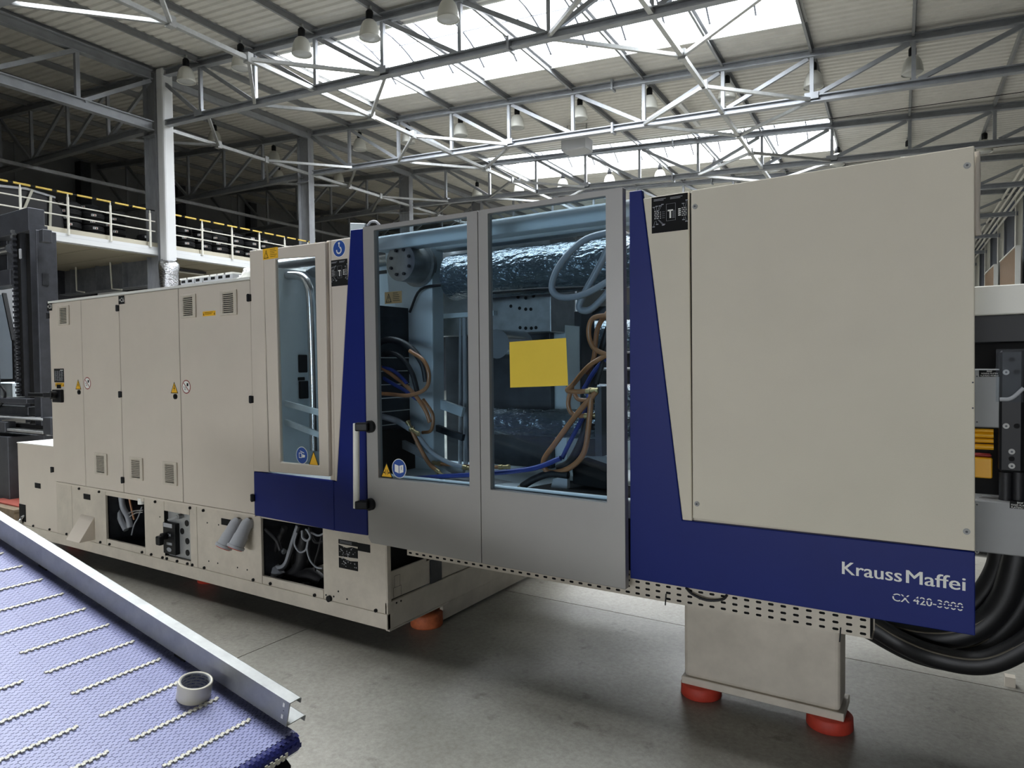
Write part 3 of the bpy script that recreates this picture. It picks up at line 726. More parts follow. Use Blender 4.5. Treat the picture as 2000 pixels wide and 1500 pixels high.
def black_plate(parent, x0, y0, x1, y1, Y, rows):
    c, w, h = pxbox(x0, y0, x1, y1, Y); mb = MB(); f = F_(c, mb)
    f.rect(-w / 2, -h / 2, w / 2, h / 2, 1, 0)
    if rows == 'table':
        f.rect(w * .12, h * .36, w * .42, h * .41, 2, 1)
        for k in range(9):
            y = h * (.28 - .085 * k)
            f.rect(-w * .44, y, w * .44, y + h * .012, 2, 2)
            for q in range(4): f.rect(-w * .42 + w * .21 * q, y + h * .025, -w * .42 + w * .21 * q + w * random.uniform(.08, .17), y + h * .05, 2, 2)
    else:
        for q, x in ((-.44, 0), (.02, 0)):
            f.rect(q * w, h * .42, (q + .34) * w, h * .435, 2, 2); f.rect(q * w, h * .385, (q + .28) * w, h * .40, 2, 2)
        f.rect(-w * .09, -h * .20, w * .17, -h * .195, 2, 2); f.rect(-w * .09, h * .26, w * .17, h * .265, 2, 2)
        f.rect(-w * .09, -h * .20, -w * .083, h * .265, 2, 2); f.rect(w * .163, -h * .20, w * .17, h * .265, 2, 2)
        f.rect(0, -h * .13, w * .045, h * .08, 2, 1); f.rect(-w * .05, h * .06, w * .1, h * .1, 2, 1)
        for k in range(8): f.rect(w * .07, h * (.06 - .028 * k), w * .15, h * (.068 - .028 * k), 2, 2)
        for s, x in ((-1, -.42), (1, .34)):
            for k in range(5):
                for j in range(4): f.rect((x + .035 * j) * w, h * (.09 - .05 * k), (x + .022 + .035 * j) * w, h * (.115 - .05 * k), 2, 2 if (k + j) % 2 else 1)
        for k in range(4):
            f.rect(-w * .26, h * (.055 - .055 * k), -w * .24, h * (.075 - .055 * k), 2, 1); f.rect(-w * .21, h * (.06 - .055 * k), -w * .13, h * (.068 - .055 * k), 2, 2)
            f.rect(w * .24, h * (.07 - .055 * k), w * .31, h * (.10 - .055 * k), 2, 1)
        for x0_, y0_, x1_, y1_ in ((-.3, .1, -.2, .27), (-.33, .1, -.27, .24), (-.4, .12, -.44, .22), (-.36, .12, -.36, .24), (-.32, -.14, -.18, -.30), (-.30, -.14, -.16, -.28), (-.4, -.16, -.45, -.32), (-.37, -.16, -.35, -.26), (.4, .13, .37, .22), (.44, .13, .47, .30), (.4, -.14, .38, -.22), (.43, -.14, .46, -.27)):
            f.line(x0_ * w, y0_ * h, x1_ * w, y1_ * h, w * .008, 2, 2); f.rect(x1_ * w - .03 * w, y1_ * h - .012 * h, x1_ * w + .04 * w, y1_ * h + .012 * h, 2, 2)
    return mb.build('diagram_plate', ['matt', 'white', 'dim'], parent)
def name_plate(parent, x0, y0, x1, y1, Y, lines, m=('matt', 'white'), frac=.5):
    c, w, h = pxbox(x0, y0, x1, y1, Y); mb = MB(); f = F_(c, mb); f.rect(-w / 2, -h / 2, w / 2, h / 2, 1, 0)
    n = len(lines)
    for i, t in enumerate(lines):
        hh = h * frac / n; tw = w * .86 * (len(t) / max(len(q) for q in lines))
        f.text(t, -tw / 2, h / 2 - h * (i + .5) / n - hh / 2, tw, hh, 2, 1)
    return mb.build('name_plate', list(m), parent)

# ---------------- control cabinet
xl, xr = PY(100, 760, YF).x, PY(493, 760, YF).x
zt_, zb_ = 2.195, .597
cab = thing('control_cabinet', 'long cream control cabinet with four doors, left half of the machine', 'cabinet', (-5.4, 3.0, zb_))
mb = MB(); mb.box(xl, xr, YF + .012, YF + .52, zb_ + .01, zt_ + .012); mb.build('body', 'cream', cab, bevel=.004)
mb = MB(); mb.box(xl - .006, xr, YF - .004, YF + .53, zt_ + .004, zt_ + .022); mb.build('top_plate', 'white', cab)
sx = [xl] + [PY(u, v, YF).x for u, v in ((162.6, 770), (236.6, 770), (352.4, 760))] + [xr]
mb = MB(); mb.box(xl + .01, xr - .01, YF + .006, YF + .012, zb_ + .02, zt_); mb.build('door_seal', 'joint', cab)
for i in range(4):
    mb = MB(); g = .004; mb.box(sx[i] + g, sx[i + 1] - g, YF, YF + .012, zb_ + .004, zt_ - .002)
    mb.build('door', 'cream', cab, bevel=.003)
mb = MB(); mb.box(xl + .05, xr, YF - .002, YF + .03, zb_ - .012, zb_ + .002); mb.build('bottom_lip', 'cream', cab)
def vent(x0, y0, x1, y1):
    c, w, h = pxbox(x0, y0, x1, y1, YF); x, z = c.x, c.z; y = YF
    mb = MB()
    mb.ring([(x - w / 2, y - .012, z - h / 2), (x + w / 2, y - .012, z - h / 2), (x + w / 2, y - .012, z + h / 2), (x - w / 2, y - .012, z + h / 2)],
            [(x - w * .33, y - .012, z - h * .40), (x + w * .31, y - .012, z - h * .40), (x + w * .31, y - .012, z + h * .40), (x - w * .33, y - .012, z + h * .40)], (0, .012, 0))
    v = mb.build('vent_grille', 'creamd', cab, bevel=.003)
    mb = MB(); mb.box(x - w * .33, x + w * .31, y - .002, y - .001, z - h * .4, z + h * .4); mb.build('vent_mesh', 'matt', v)
    for k in range(10):
        zz = z - h * .36 + h * .80 * (k) / 10
        mb = MB(); mb.prism([(x - w * .33, y - .010, zz), (x - w * .33, y - .012, zz + h * .018), (x - w * .33, y - .002, zz + h * .052), (x - w * .33, y - .002, zz + h * .034)], (w * .64, 0, 0)); mb.build('slat', 'creamd', v)
for q in ((115, 597, 136, 635.4), (355, 575, 383.5, 621), (431.6, 567, 463.6, 616), (186.7, 885.5, 210, 926.6), (254.8, 893.6, 280, 937), (319.8, 902, 347, 947)): vent(*q)
name_plate(cab, 91.8, 590.5, 101.6, 607, YF - .002, ['+C0'], frac=.5); name_plate(cab, 231.6, 577.7, 243, 594, YF - .002, ['+C6'], frac=.5)
orange_plate(cab, 396, 607.6, 421, 617, YF, False); orange_plate(cab, 108.4, 747.7, 125.3, 755, YF, False)
black_plate(cab, 105.8, 720, 125.3, 746.7, YF, 'table')
for (x, y, w, h) in ((152.9, 750.6, 11.2, 20), (340.6, 756.8, 14.5, 23)):
    c, w_, h_ = pxbox(x - w / 2, y - h / 2, x + w / 2, y + h / 2, YF); sign_tri(cab, c, w_, h_, 'bolt')
for (x, y, w, h) in ((170.8, 748.5, 13.5, 24), (364, 755.5, 16.8, 27)):
    c, w_, h_ = pxbox(x - w / 2, y - h / 2, x + w / 2, y + h / 2, YF); sign_no(cab, c, w_ / 2, h_ / 2)
for x, y in ((155.5, 766), (343.5, 774.5)):
    c = PY(x, y, YF); mb = MB(); mb.cyl(c + Vector((0, .002, 0)), c + Vector((0, -.01, 0)), .02, 16); mb.cyl(c + Vector((0, -.01, 0)), c + Vector((0, -.014, 0)), .012, 12); mb.build('key_lock', 'black', cab)
for x, y in ((230.7, 602), (236.0, 770.3), (240.9, 937.3), (487.5, 581.8), (492, 780), (495, 972), (95, 617), (103, 917)):
    c = PY(x, y, YF); mb = MB(); mb.box(c.x - .018, c.x + .018, YF - .014, YF + .004, c.z - .024, c.z + .024); mb.cyl((c.x, YF - .012, c.z - .026), (c.x, YF - .012, c.z + .026), .008, 8); mb.build('hinge', 'black', cab, bevel=.003)
c, w, h = pxbox(108.4, 760.7, 124.8, 785.7, YF)
mb = MB(); mb.box(c.x - w / 2, c.x + w / 2, YF - .03, YF, c.z - h / 2, c.z + h / 2); mb.cyl((c.x, YF - .03, c.z + .01), (c.x, YF - .07, c.z + .01), .035, 16)
hb = mb.build('switch_base', 'black', cab, bevel=.006, seg=2)
mb = MB(); mb.bar((c.x + .03, YF - .07, c.z + .012), (c.x - .05, YF - .10, c.z + .010), .035, .045); mb.bar((c.x - .05, YF - .10, c.z + .010), (c.x - .27, YF - .13, c.z + .012), .022, .035); mb.build('switch_lever', 'black', hb, bevel=.006, seg=2)
mb = MB(); mb.box(c.x - .04, c.x + .03, YF - .004, YF, c.z + h * .58, c.z + h * .58 + .035); mb.build('small_plate', 'black', cab)

# bins along the cabinet top
bp0 = None
for i, (u0, u1) in enumerate(((360, 372), (373, 387), (388, 402), (403.5, 417), (417.5, 431), (432, 445), (446.5, 468))):
    x0, x1 = PY(u0, 555, 3.36).x, PY(u1, 548, 3.36).x
    if i == 6: x1 = x0 + .13
    lab = ['leftmost grey bin with a black slot on the cabinet top', 'second grey bin from the left on the cabinet top', 'third grey bin from the left on the cabinet top', 'middle grey bin of seven on the cabinet top', 'fifth grey bin from the left on the cabinet top', 'sixth grey bin, next to the last on the cabinet top', 'rightmost grey bin on the cabinet top beside the white rag'][i]
    t = thing('storage_bin', lab, 'bin', ((x0 + x1) / 2, 3.4, zt_ + .022), 'grey bins on the cabinet top')
    w = .075; z0 = zt_ + .022; z1 = z0 + .115; y0 = 3.33; y1 = 3.62
    mb = MB()
    mb.ring([(x0, y0, z1), (x0 + w + .02, y0, z1), (x0 + w + .02, y1, z1), (x0, y1, z1)], [(x0 + .004, y0 + .004, z1), (x0 + w + .016, y0 + .004, z1), (x0 + w + .016, y1 - .004, z1), (x0 + .004, y1 - .004, z1)], (0, 0, -(z1 - z0)))
    mb.box(x0, x0 + w + .02, y0, y1, z0, z0 + .004); mb.build('body', 'bin', t)
    mb = MB(); mb.ring([(x0 - .006, y0 - .006, z1 + .006), (x0 + w + .026, y0 - .006, z1 + .006), (x0 + w + .026, y1 + .006, z1 + .006), (x0 - .006, y1 + .006, z1 + .006)], [(x0 + .006, y0 + .006, z1 + .006), (x0 + w + .014, y0 + .006, z1 + .006), (x0 + w + .014, y1 - .006, z1 + .006), (x0 + .006, y1 - .006, z1 + .006)], (0, 0, -.012)); mb.build('rim', 'white', t)
    mb = MB(); mb.box(x0 + .012, x0 + .06, y0 - .003, y0, z1 - .034, z1 - .014); mb.build('label_slot', 'black', t)
mb = MB(); mb.tube(spline([PY(470, 560, 3.3), PY(476, 545, 3.3), PY(484, 538, 3.32), PY(487, 536, 3.34)], 4), .03, 8, r2=.05); mb.tube(spline([PY(466, 549, 3.3), PY(470, 550, 3.3), PY(474, 552, 3.3)], 3), .025, 7)
for v in mb.v: v += Vector((random.uniform(-.012, .012), 0, random.uniform(-.012, .012)))
tag(mb.build('rag', 'white'), 'crumpled white rag at the right end of the cabinet top', 'rag')

# ---------------- machine body
mac = thing('moulding_machine', 'big cream and blue moulding machine with lettering, filling the middle', 'machine', (-3.0, 3.6, 0.0))
zs = .122                                   # top of the skirt
xc = PY(757.5, 1215, YB).x                  # corner of the base
x_l = PY(38, 1000, YB).x
# tank at the left end
mb = MB(); xt = PY(101, 900, YB).x; mb.box(x_l, xl - .004, YB, YB + .9, zs, .905); mb.build('tank_box', 'cream', mac, bevel=.004)
mb = MB(); mb.box(x_l - .004, xl - .004, YB - .004, YB + .9, .905, .912); mb.build('tank_lid', 'white', mac)
s1 = PY(141, 1000, YB).x; o1 = PY(207, 1010, YB).x; o2 = PY(282, 1020, YB).x; s2 = PY(321.5, 1040, YB).x; s3 = PY(371, 1050, YB).x; s4 = PY(385, 1050, YB).x; o3 = PY(511, 1080, YB).x; o4 = PY(630.5, 1090, YB).x
ztop = .592
mb = MB(); mb.box(x_l + .02, o1 - .01, YB + .021, YB + .03, zs, .59); mb.box(o2 + .01, s2 - .01, YB + .021, YB + .03, zs, .59); mb.box(s4 - .01, o3 - .01, YB + .021, YB + .03, zs, .59); mb.build('backing', 'creamd', mac, kind='stuff')
def bp_(name, x0, x1, z0, z1, m='creamd', dy=0.0, t=.02):
    mb = MB(); mb.box(x0 + .0025, x1 - .0025, YB + dy, YB + t + dy, z0, z1); return mb.build(name, m, mac, bevel=.002)
bp_('base_panel', xl - .008, s1, zs, .592); bp_('base_panel', s1, o1, zs, ztop)
bp_('base_panel', o2, s2, zs, ztop); bp_('base_panel', s2, s3, .505, ztop); bp_('base_panel', s3, s4, zs, ztop); bp_('base_panel', s2, s3, zs, .155); bp_('base_panel', s4, o3, zs, ztop)
bp_('base_panel', o4, xc - .004, zs, .590)
bp_('base_panel', o1, o2, .545, ztop)
z_o1 = PY(207, 1052, YB).z
bp_('base_panel', o1, o2, zs, z_o1); bp_('base_panel', o3, o4, zs, PY(511, 1124, YB).z - .0)
bp_('base_panel', o3, o4, .575, ztop)
mb = MB(); mb.prism([(x_l - .003, YB - .006, .03), (xc, YB - .006, .03), (xc, YB - .006, zs), (x_l - .003, YB - .006, zs)], (0, .03, 0)); mb.build('skirt', 'creamd', mac, bevel=.002)
# inside of the base
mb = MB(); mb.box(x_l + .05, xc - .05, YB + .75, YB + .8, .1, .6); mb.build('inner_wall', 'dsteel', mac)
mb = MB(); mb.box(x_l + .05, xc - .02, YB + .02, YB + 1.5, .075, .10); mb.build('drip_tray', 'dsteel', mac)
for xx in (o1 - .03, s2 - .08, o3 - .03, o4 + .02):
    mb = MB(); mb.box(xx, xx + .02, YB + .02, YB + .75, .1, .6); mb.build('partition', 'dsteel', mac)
for q in ((68.5, 943.5, 79.5, 953.5), (163.7, 965, 176.5, 975.5), (432.7, 1013.5, 451, 1026)):
    c, w, h = pxbox(*q, YB); mb = MB(); mb.box(c.x - w / 2, c.x + w / 2, YB - .003, YB + .001, c.z - h / 2, c.z + h / 2); mb.build('name_plate', 'matt', mac)
c, w, h = pxbox(38.5, 985, 50.5, 1018, YB); mb = MB(); mb.box(c.x - w / 2, c.x + w / 2, YB - .004, YB + .001, c.z - h / 2, c.z + h / 2); mb.build('drain_recess', 'matt', mac)
mb = MB(); mb.tube(spline([c + Vector((-.02, -.01, -.09)), c + Vector((.015, -.03, -.09)), c + Vector((.03, -.03, -.05)), c + Vector((.03, 0, -.03))], 4), .016, 8); mb.build('drain_tap', 'chrome', mac)
for u, v in ((65, 1027), (97, 1034), (130, 1043), (154.5, 954.5), (193.5, 960.5), (196, 1059), (214, 1063), (303, 980), (371, 992), (397, 997), (277.5, 1078.5), (295.5, 1083), (317.5, 1089), (326, 1091), (346, 1096), (366, 1101), (375.5, 1103.5), (399, 1109), (494.5, 1132.5), (528, 1140), (614.5, 1162.5), (734, 1192.5)):
    c = PY(u, v, YB - .004); mb = MB(); mb.cyl(c + Vector((0, .004, 0)), c + Vector((0, -.006, 0)), .011, 10); mb.cyl(c + Vector((0, -.006, 0)), c + Vector((0, -.010, 0)), .006, 6); mb.build('bolt', 'black', mac)
for u, v in ((405, 1021), (427, 1025), (408, 1096), (425.5, 1100), (464, 1108.5), (483, 1113), (312.5, 1009.5), (661, 1155), (678, 1170), (637, 1162), (652, 1165)):
    c = PY(u, v, YB); mb = MB(); mb.cyl(c + Vector((0, .001, 0)), c + Vector((0, -.002, 0)), .006, 8); mb.build('rivet_hole', 'black', mac)
mb = MB(); c = PY(643.5, 1169, YB - .006); mb.cyl(c + Vector((0, .004, 0)), c + Vector((0, -.012, 0)), .02, 14); mb.build('plug', 'black', mac)
# chute on the base panel
P = [PY(u, v, YB) for u, v in ((158.5, 1004), (181, 1009))]
q0, q1 = Vector((P[0].x, YB, P[0].z)), Vector((P[1].x + .03, YB, P[0].z - .0)); zl = .135
mb = MB(); mb.prism([(q0.x, YB, q0.z), (q0.x, YB, zl + .01), (q0.x, YB - .13, zl + .01)], (q1.x - q0.x, 0, 0)); mb.build('chute', 'cream', mac, bevel=.002)
# isolator in its recess
mb = MB(); mb.box(s2 + .003, s3 - .003, YB + .03, YB + .04, .155, .505); mb.build('switch_plate', 'galv', mac)
mb = MB(); mb.box(s2 - .002, s2 + .003, YB, YB + .04, .155, .505); mb.build('recess_edge', 'matt', mac)
c, w, h = pxbox(328, 1020, 351, 1080, YB + .03)
mb = MB(); mb.box(c.x - w / 2, c.x + w / 2, YB - .01, YB + .03, c.z - h / 2, c.z + h / 2); iso = mb.build('isolator', 'black', mac, bevel=.004)
mb = MB(); mb.box(c.x - w * .42, c.x + w * .30, YB - .012, YB - .01, c.z + h * .36, c.z + h * .49); mb.build('label_strip', 'bin', iso)
mb = MB(); f = Flat(mb, Vector((c.x, YB - .0105, c.z))); f.text('O', -w * .2, h * .08, w * .3, h * .08, 1, 0); f.text('I', w * .1, h * .08, w * .05, h * .08, 1, 0); f.rect(-w * .2, -h * .2, w * .25, -h * .12, 1, 0); f.disc(0, -h * .35, w * .2, h * .07, 1, 0)
mb.build('print', ['dim'], iso)
mb = MB(); mb.cyl((c.x - w * .2, YB - .01, c.z + h * .08), (c.x - w * .2, YB - .05, c.z + h * .08), .028, 12); mb.box(c.x - w * .2 - .028, c.x - w * .2 + .028, YB - .085, YB - .045, c.z - h * .17, c.z + h * .12); mb.build('rotary_handle', 'black', iso, bevel=.01, seg=2)
mb = MB(); k = PY(354, 1008, YB + .02); mb.cyl(k, k + Vector((0, -.03, 0)), .02, 12); mb.bar(k + Vector((0, -.025, 0)), k + Vector((-.09, -.05, -.03)), .014); mb.build('key_switch', 'steel', mac)
for u, v, r in ((365, 1022, 4.5), (356, 1037.5, 4.5), (366, 1057, 4.5), (366.5, 1079.5, 5.5)):
    k = PY(u, v, YB + .029); mb = MB(); mb.cyl(k, k + Vector((0, -.003, 0)), .024, 16); mb.build('grommet', 'black', mac)
# grey power sockets
def socket(u, v, rot):
    c = PY(u, v, YB); mb = MB(); k0 = c + Vector((.02, -.03, .075)); k1 = c + Vector((-.015 * rot, -.10, -.075))
    mb.tube([k0 + Vector((.0, .02, .01)), k0, k0.lerp(k1, .45), k0.lerp(k1, .5), k0.lerp(k1, .9), k1], .036, 12, r2=.056)
    s = mb.build('power_socket', 'bin', mac)
    mb = MB(); d = (k1 - k0).normalized(); mb.cyl(k1 - d * .012, k1 + d * .006, .06, 14); mb.build('socket_flange', 'bin', s)
    mb = MB(); mb.cyl(k1 + d * .004, k1 + d * .012, .05, 14); mb.build('red_seal', 'red', s)
    mb = MB(); mb.box(k0.x - .03, k0.x + .03, YB - .03, YB, k0.z - .03, k0.z + .03); mb.build('socket_foot', 'bin', s)
socket(464, 1041, 1.0); socket(486, 1042, .6)
# torn sticker plates on the right base panel
c, w, h = pxbox(661.5, 1056, 699, 1112, YB); mb = MB(); f = F_(c, mb)
f.rect(-w / 2, h * .34, w / 2, h / 2, 1, 0); f.face([(-w / 2, -h * .10), (w / 2, -h * .06), (w / 2, h * .28), (w * .2, h * .3), (-.1 * w, h * .24), (-w / 2, h * .31)], 1, 0); f.face([(-w / 2, -h / 2), (w / 2, -h / 2), (w / 2, -h * .16), (.1 * w, -h * .20), (-w * .2, -h * .15), (-w / 2, -h * .14)], 1, 0)
for k in range(46):
    x, y = random.uniform(-.45, .42) * w, random.uniform(-.46, .26) * h
    f.face([(x, y), (x + random.uniform(.02, .08) * w, y + random.uniform(-.02, .02) * h), (x + random.uniform(.01, .06) * w, y + random.uniform(.02, .06) * h)], 2, 1)
for k in range(3): f.rect(-w * .44, h * (.38 + .035 * k), w * .2, h * (.39 + .035 * k), 2, 2)
mb.build('torn_plate', ['matt', 'bin', 'dim'], mac)
c, w, h = pxbox(699, 1062, 723, 1077.5, YB); mb = MB(); mb.box(c.x - w / 2, c.x + w / 2, YB - .002, YB, c.z - h / 2, c.z + h / 2); mb.build('name_plate', 'matt', mac)
# right end of the base
ye = YB + 1.95; ze = .19; zo = .365
def ep(name, dx0, dx1, y0, y1, z0, z1, m='creamd', bev=.002):
    mb = MB(); mb.box(xc + dx0, xc + dx1, y0, y1, z0, z1); return mb.build(name, m, mac, bevel=bev)
ep('corner_post', -.02, 0, YB + .002, YB + .036, .185, .59)
ep('end_skirt', -.02, 0, YB, ye + .4, .024, ze); ep('skirt_lip', -.02, .012, YB + .002, 3.6, .020, .028)
ep('end_panel', -.03, -.014, YB + .036, 3.437, ze + .006, zo); ep('end_opening_shade', -.10, -.09, YB + .036, 3.9, zo - .05, .6, 'matt', 0)  # matt black sheet paints the shade inside the end opening
ep('end_bracket', -.03, -.006, 3.437, 3.553, ze, .343, 'dsteel'); ep('end_panel', -.03, -.012, 3.553, ye + .4, ze + .004, .58); ep('lower_plate', -.03, -.004, 3.553, ye + .4, -.083, .024)
ep('upper_plate', -.03, -.014, 3.40, 3.553, .343, .58)
mb = MB(); f = Flat(mb, (xc - .0138, 3.10, .26), (0, 1, 0), (0, 0, 1), (1, 0, 0))
for x0, y0, x1, y1 in ((0, 0, 0, .07), (.05, 0, .05, .07), (0, .07, .05, .07), (0, 0, .05, 0), (-.01, -.06, -.01, .0), (.06, -.06, .06, 0), (-.01, 0, .06, 0)): f.line(x0, y0, x1, y1, .002, 1, 0)
mb.build('stamped_outline', ['joint'], mac)
for y in (3.10, 3.14):
    mb = MB(); mb.cyl((xc - .002, y, .17), (xc + .002, y, .17), .006, 8); mb.build('rivet_hole', 'black', mac)
mb = MB(); mb.box(x_l + .1, xc - .12, YB + .8, YB + 2.2, .12, .6); mb.build('frame_core', 'creamd', mac)
def puck(u, v, lab, m, r=.1, h=.05, z=0):
    c = PZ(u, v, ZF); c = Vector((c.x - r * 1.1, c.y + r * .78, ZF)); mb = MB(); mb.lathe([(0, 0), (r, 0), (r * 1.02, .01), (r, h - .006), (r * .96, h), (0, h)], 26, c); o = mb.build('foot_pad', m, mac, label=lab); return c
ck = puck(845, 1234, 'orange worn foot pad under the base corner', 'rust', .105, .085)
mb = MB(); mb.cyl((ck.x - .03, ck.y, ZF + .08), (ck.x - .03, ck.y, .13), .04, 14); mb.build('foot_stem', 'dsteel', mac)
for x, y in ((x_l + .4, YB + .35), (-5, YB + .3), (-4.9, YB + 1.8), (x_l + .4, YB + 1.8), (xc - .3, YB + 1.8)):
    mb = MB(); mb.lathe([(0, 0), (.1, 0), (.1, .085), (.05, .087), (.05, .22), (0, .22)], 20, (x, y, ZF)); mb.build('foot_pad', 'red', mac)

# hoses inside the base openings
def loop(name, pts, r, m, parent, Y=YB + .12, k=5, n=7):
    mb = MB(); P = [PY(p[0], p[1], Y + (p[2] if len(p) > 2 else 0)) for p in pts]; mb.tube(spline(P, k), r, n); return mb.build(name, m, parent)
for pts, r, m in (([(228, 965), (230, 990), (236, 1015), (246, 1035)], .024, 'ghose'), ([(236, 963), (240, 990), (250, 1010), (254, 1030)], .024, 'ghose'), ([(252, 970), (256, 990), (262, 1015)], .008, 'copper'), ([(277, 990), (270, 1010), (262, 1025), (257, 1045)], .006, 'ghose'), ([(248, 1004), (262, 998), (280, 996)], .008, 'chrome'), ([(252, 1010), (265, 1002), (280, 1000)], .008, 'chrome')):
    loop('hose', pts, r, m, mac)
mb = MB(); mb.box(o1, o2, YB + .008, YB + .03, .548, .562); mb.build('upper_rail', 'bin', mac)
mb = MB(); c = PY(277, 977, YB + .02); mb.cyl(c + Vector((0, 0, -.03)), c + Vector((0, 0, .02)), .03, 12); mb.build('cable_gland', 'white', mac)
R0 = [([(494, 1013), (505, 1024), (520, 1035), (540, 1055), (548, 1075)], .014, 'rubber', -.15), ([(513, 1072), (522, 1090), (535, 1115), (545, 1130)], .06, 'ghose', 0), ([(556, 1030), (545, 1055), (535, 1080), (520, 1095)], .022, 'rubber', 0),
      ([(582, 1026), (574, 1050), (566, 1075), (558, 1100), (545, 1108), (525, 1100)], .016, 'ghose', 0), ([(585, 1028), (578, 1052), (570, 1078), (560, 1104), (548, 1112), (528, 1106)], .012, 'rubber', 0),
      ([(594, 1040), (592, 1070), (588, 1100), (575, 1120), (560, 1128)], .045, 'rubber', .1), ([(590, 1036), (591, 1050), (600, 1056), (606, 1048), (600, 1035)], .008, 'ghose', -.05), ([(602, 1055), (600, 1075), (606, 1095), (618, 1108), (630, 1110)], .006, 'ghose', -.05),
      ([(580, 1040), (575, 1062), (585, 1078), (597, 1074), (601, 1058)], .007, 'ghose', -.03), ([(597, 1034), (612, 1042), (622, 1046), (632, 1042)], .007, 'ghose', 0), ([(604, 1030), (612, 1055), (622, 1060), (632, 1056)], .01, 'rubber', 0),
      ([(628, 1048), (622, 1075), (616, 1095), (615, 1115)], .009, 'rubber', 0), ([(514, 1040), (520, 1030), (526, 1050), (518, 1075), (514, 1060)], .012, 'rubber', 0), ([(522, 1020), (530, 1040), (536, 1055)], .014, 'ghose', .05),
      ([(540, 1060), (548, 1072), (556, 1078)], .02, 'ghose', .1), ([(560, 1130), (585, 1126), (610, 1124), (630, 1138)], .05, 'rubber', .1), ([(575, 1062), (572, 1090), (572, 1112)], .01, 'rubber', .1), ([(514, 1112), (530, 1122), (556, 1132), (600, 1140)], .03, 'ghose', .12)]
for pts, r, m, dy in R0: loop('hose', pts, r, m, mac, YB + .13 + dy * .6)
mb = MB(); mb.box(o3 + .03, o4 - .05, YB + .3, YB + .6, .1, .13)
mb.build('oily_plate', 'creamd', mac)

# ---------------- blue fascia
mb = MB(); mb.prism(pp([(495.6, 921), (651.2, 939.7), (652.6, 1036.5), (497, 1006.5)], YF), (0, .03, 0)); mb.build('blue_fascia', 'blue', mac, bevel=.003)
mb = MB(); mb.prism(pp([(651.8, 939.8), (657.6, 941), (684.4, 449), (707.8, 446.5), (717.5, 1046), (653.1, 1036.6)], YF), (0, .03, 0)); mb.build('blue_fascia', 'blue', mac, bevel=.003)
bf = MB(); bf.prism(pp([(1229, 374), (1252.8, 370.5), (1332, 1016), (1904.5, 1078.5), (1904.5, 1242), (1231, 1129.5)], YF), (0, .03, 0)); bf = bf.build('blue_fascia', 'blue', mac, bevel=.003)
mb = MB(); f = Flat(mb, (0, YF, 0))
pk0, pk1, ph = PY(1645, 1121, YF), PY(1885, 1155, YF), PY(1645, 1098, YF)
for k, dx in enumerate((-.0012, -.0004, .0004, .0012)):
    for t_, u0, u1 in (('Krauss', 1644.5, 1761.5), ('Maffei', 1769.5, 1886)):
        a, b = PY(u0, 1121 + (u0 - 1645) * .142, YF), PY(u1, 1121 + (u1 - 1645) * .142, YF)
        f.text(t_, a.x + dx + .001, pk0.z, b.x - a.x - .002, (ph.z - pk0.z) * 1.06, 1 + k * .3, 0)
mb.build('lettering', ['white'], bf)
mb = MB(); f = Flat(mb, (0, YF, 0)); q0, q1, qh = PY(1743, 1173, YF), PY(1881, 1191, YF), PY(1743, 1158, YF)
hh = (qh.z - q0.z)
for k, dx in enumerate((-.0004, .0004)): f.text('CX 420-3000', q0.x + dx, q0.z, q1.x - q0.x, hh, 1 + k * .3, 0)
bm_ = mb.build('model_print', ['white'], bf)
me = bm_.data; bm = bmesh.new(); bm.from_mesh(me)    # worn through in two bands
off = WL[bm_.name]
def cut(z0, z1, x0):
    for z in (z0, z1): bmesh.ops.bisect_plane(bm, geom=bm.verts[:] + bm.edges[:] + bm.faces[:], plane_co=(0, 0, z - off.z), plane_no=(0, 0, 1))
    bmesh.ops.delete(bm, geom=[f_ for f_ in bm.faces if z0 < f_.calc_center_median().z + off.z < z1 and f_.calc_center_median().x + off.x > x0], context='FACES')
cut(q0.z + hh * .60, q0.z + hh * .76, q0.x); cut(q0.z + hh * .22, q0.z + hh * .44, q0.x + (q1.x - q0.x) * .63)
bm.to_mesh(me); bm.free()
mb = MB(); mb.prism(pp([(1231, 1126.5), (1904, 1239), (1904, 1242.5), (1231, 1130)], YF - .001), (0, .004, 0)); mb.build('worn_edge', 'bin', bf) if False else None

# ---------------- clamp cover: cream wedge, big panel
mb = MB(); mb.prism(pp([(1256, 387.5), (1345.5, 374), (1351.5, 1017.5), (1333, 1015.5)], YF + .004), (0, .03, 0)); mb.build('cream_wedge', 'cream2', mac, bevel=.003)
cv = MB(); cv.prism(pp([(1349.5, 372), (1903.2, 284.3), (1904.5, 1077), (1352.8, 1012.5)], YF - .018), (0, .045, 0)); cv = cv.build('cover_panel', 'cream2', mac, bevel=.004, seg=2)
for u, v in ((1357.8, 403.5), (1889, 323.5), (1361.5, 984), (1888, 1038)): screw(PY(u, v, YF - .018), .0085, cv)
mb = MB(); mb.prism([(PY(1346, 380, YF).x, YF + .016, .92), (PY(1349, 380, YF).x, YF + .016, .92), (PY(1349, 380, YF).x, YF + .016, 2.35), (PY(1346, 380, YF).x, YF + .016, 2.35)], (0, .01, 0)); mb.build('seam_gap', 'matt', mac)
black_plate(mac, 1272.4, 381, 1343, 452.5, YF + .003, 'diagram')
xe = PY(1904, 700, YF).x
mb = MB(); mb.box(-1.25, xe - .004, YF + .03, YF + .06, .64, 2.34); mb.build('cover_back', 'cream2', mac)
mb = MB(); mb.prism([(xe - .03, YF + .03, .6), (xe - .03, YF + .26, .62), (xe - .03, YF + .26, 2.3), (xe - .03, YF + .03, 2.36)], (.02, 0, 0)); mb.build('cover_end', 'cream2', mac)
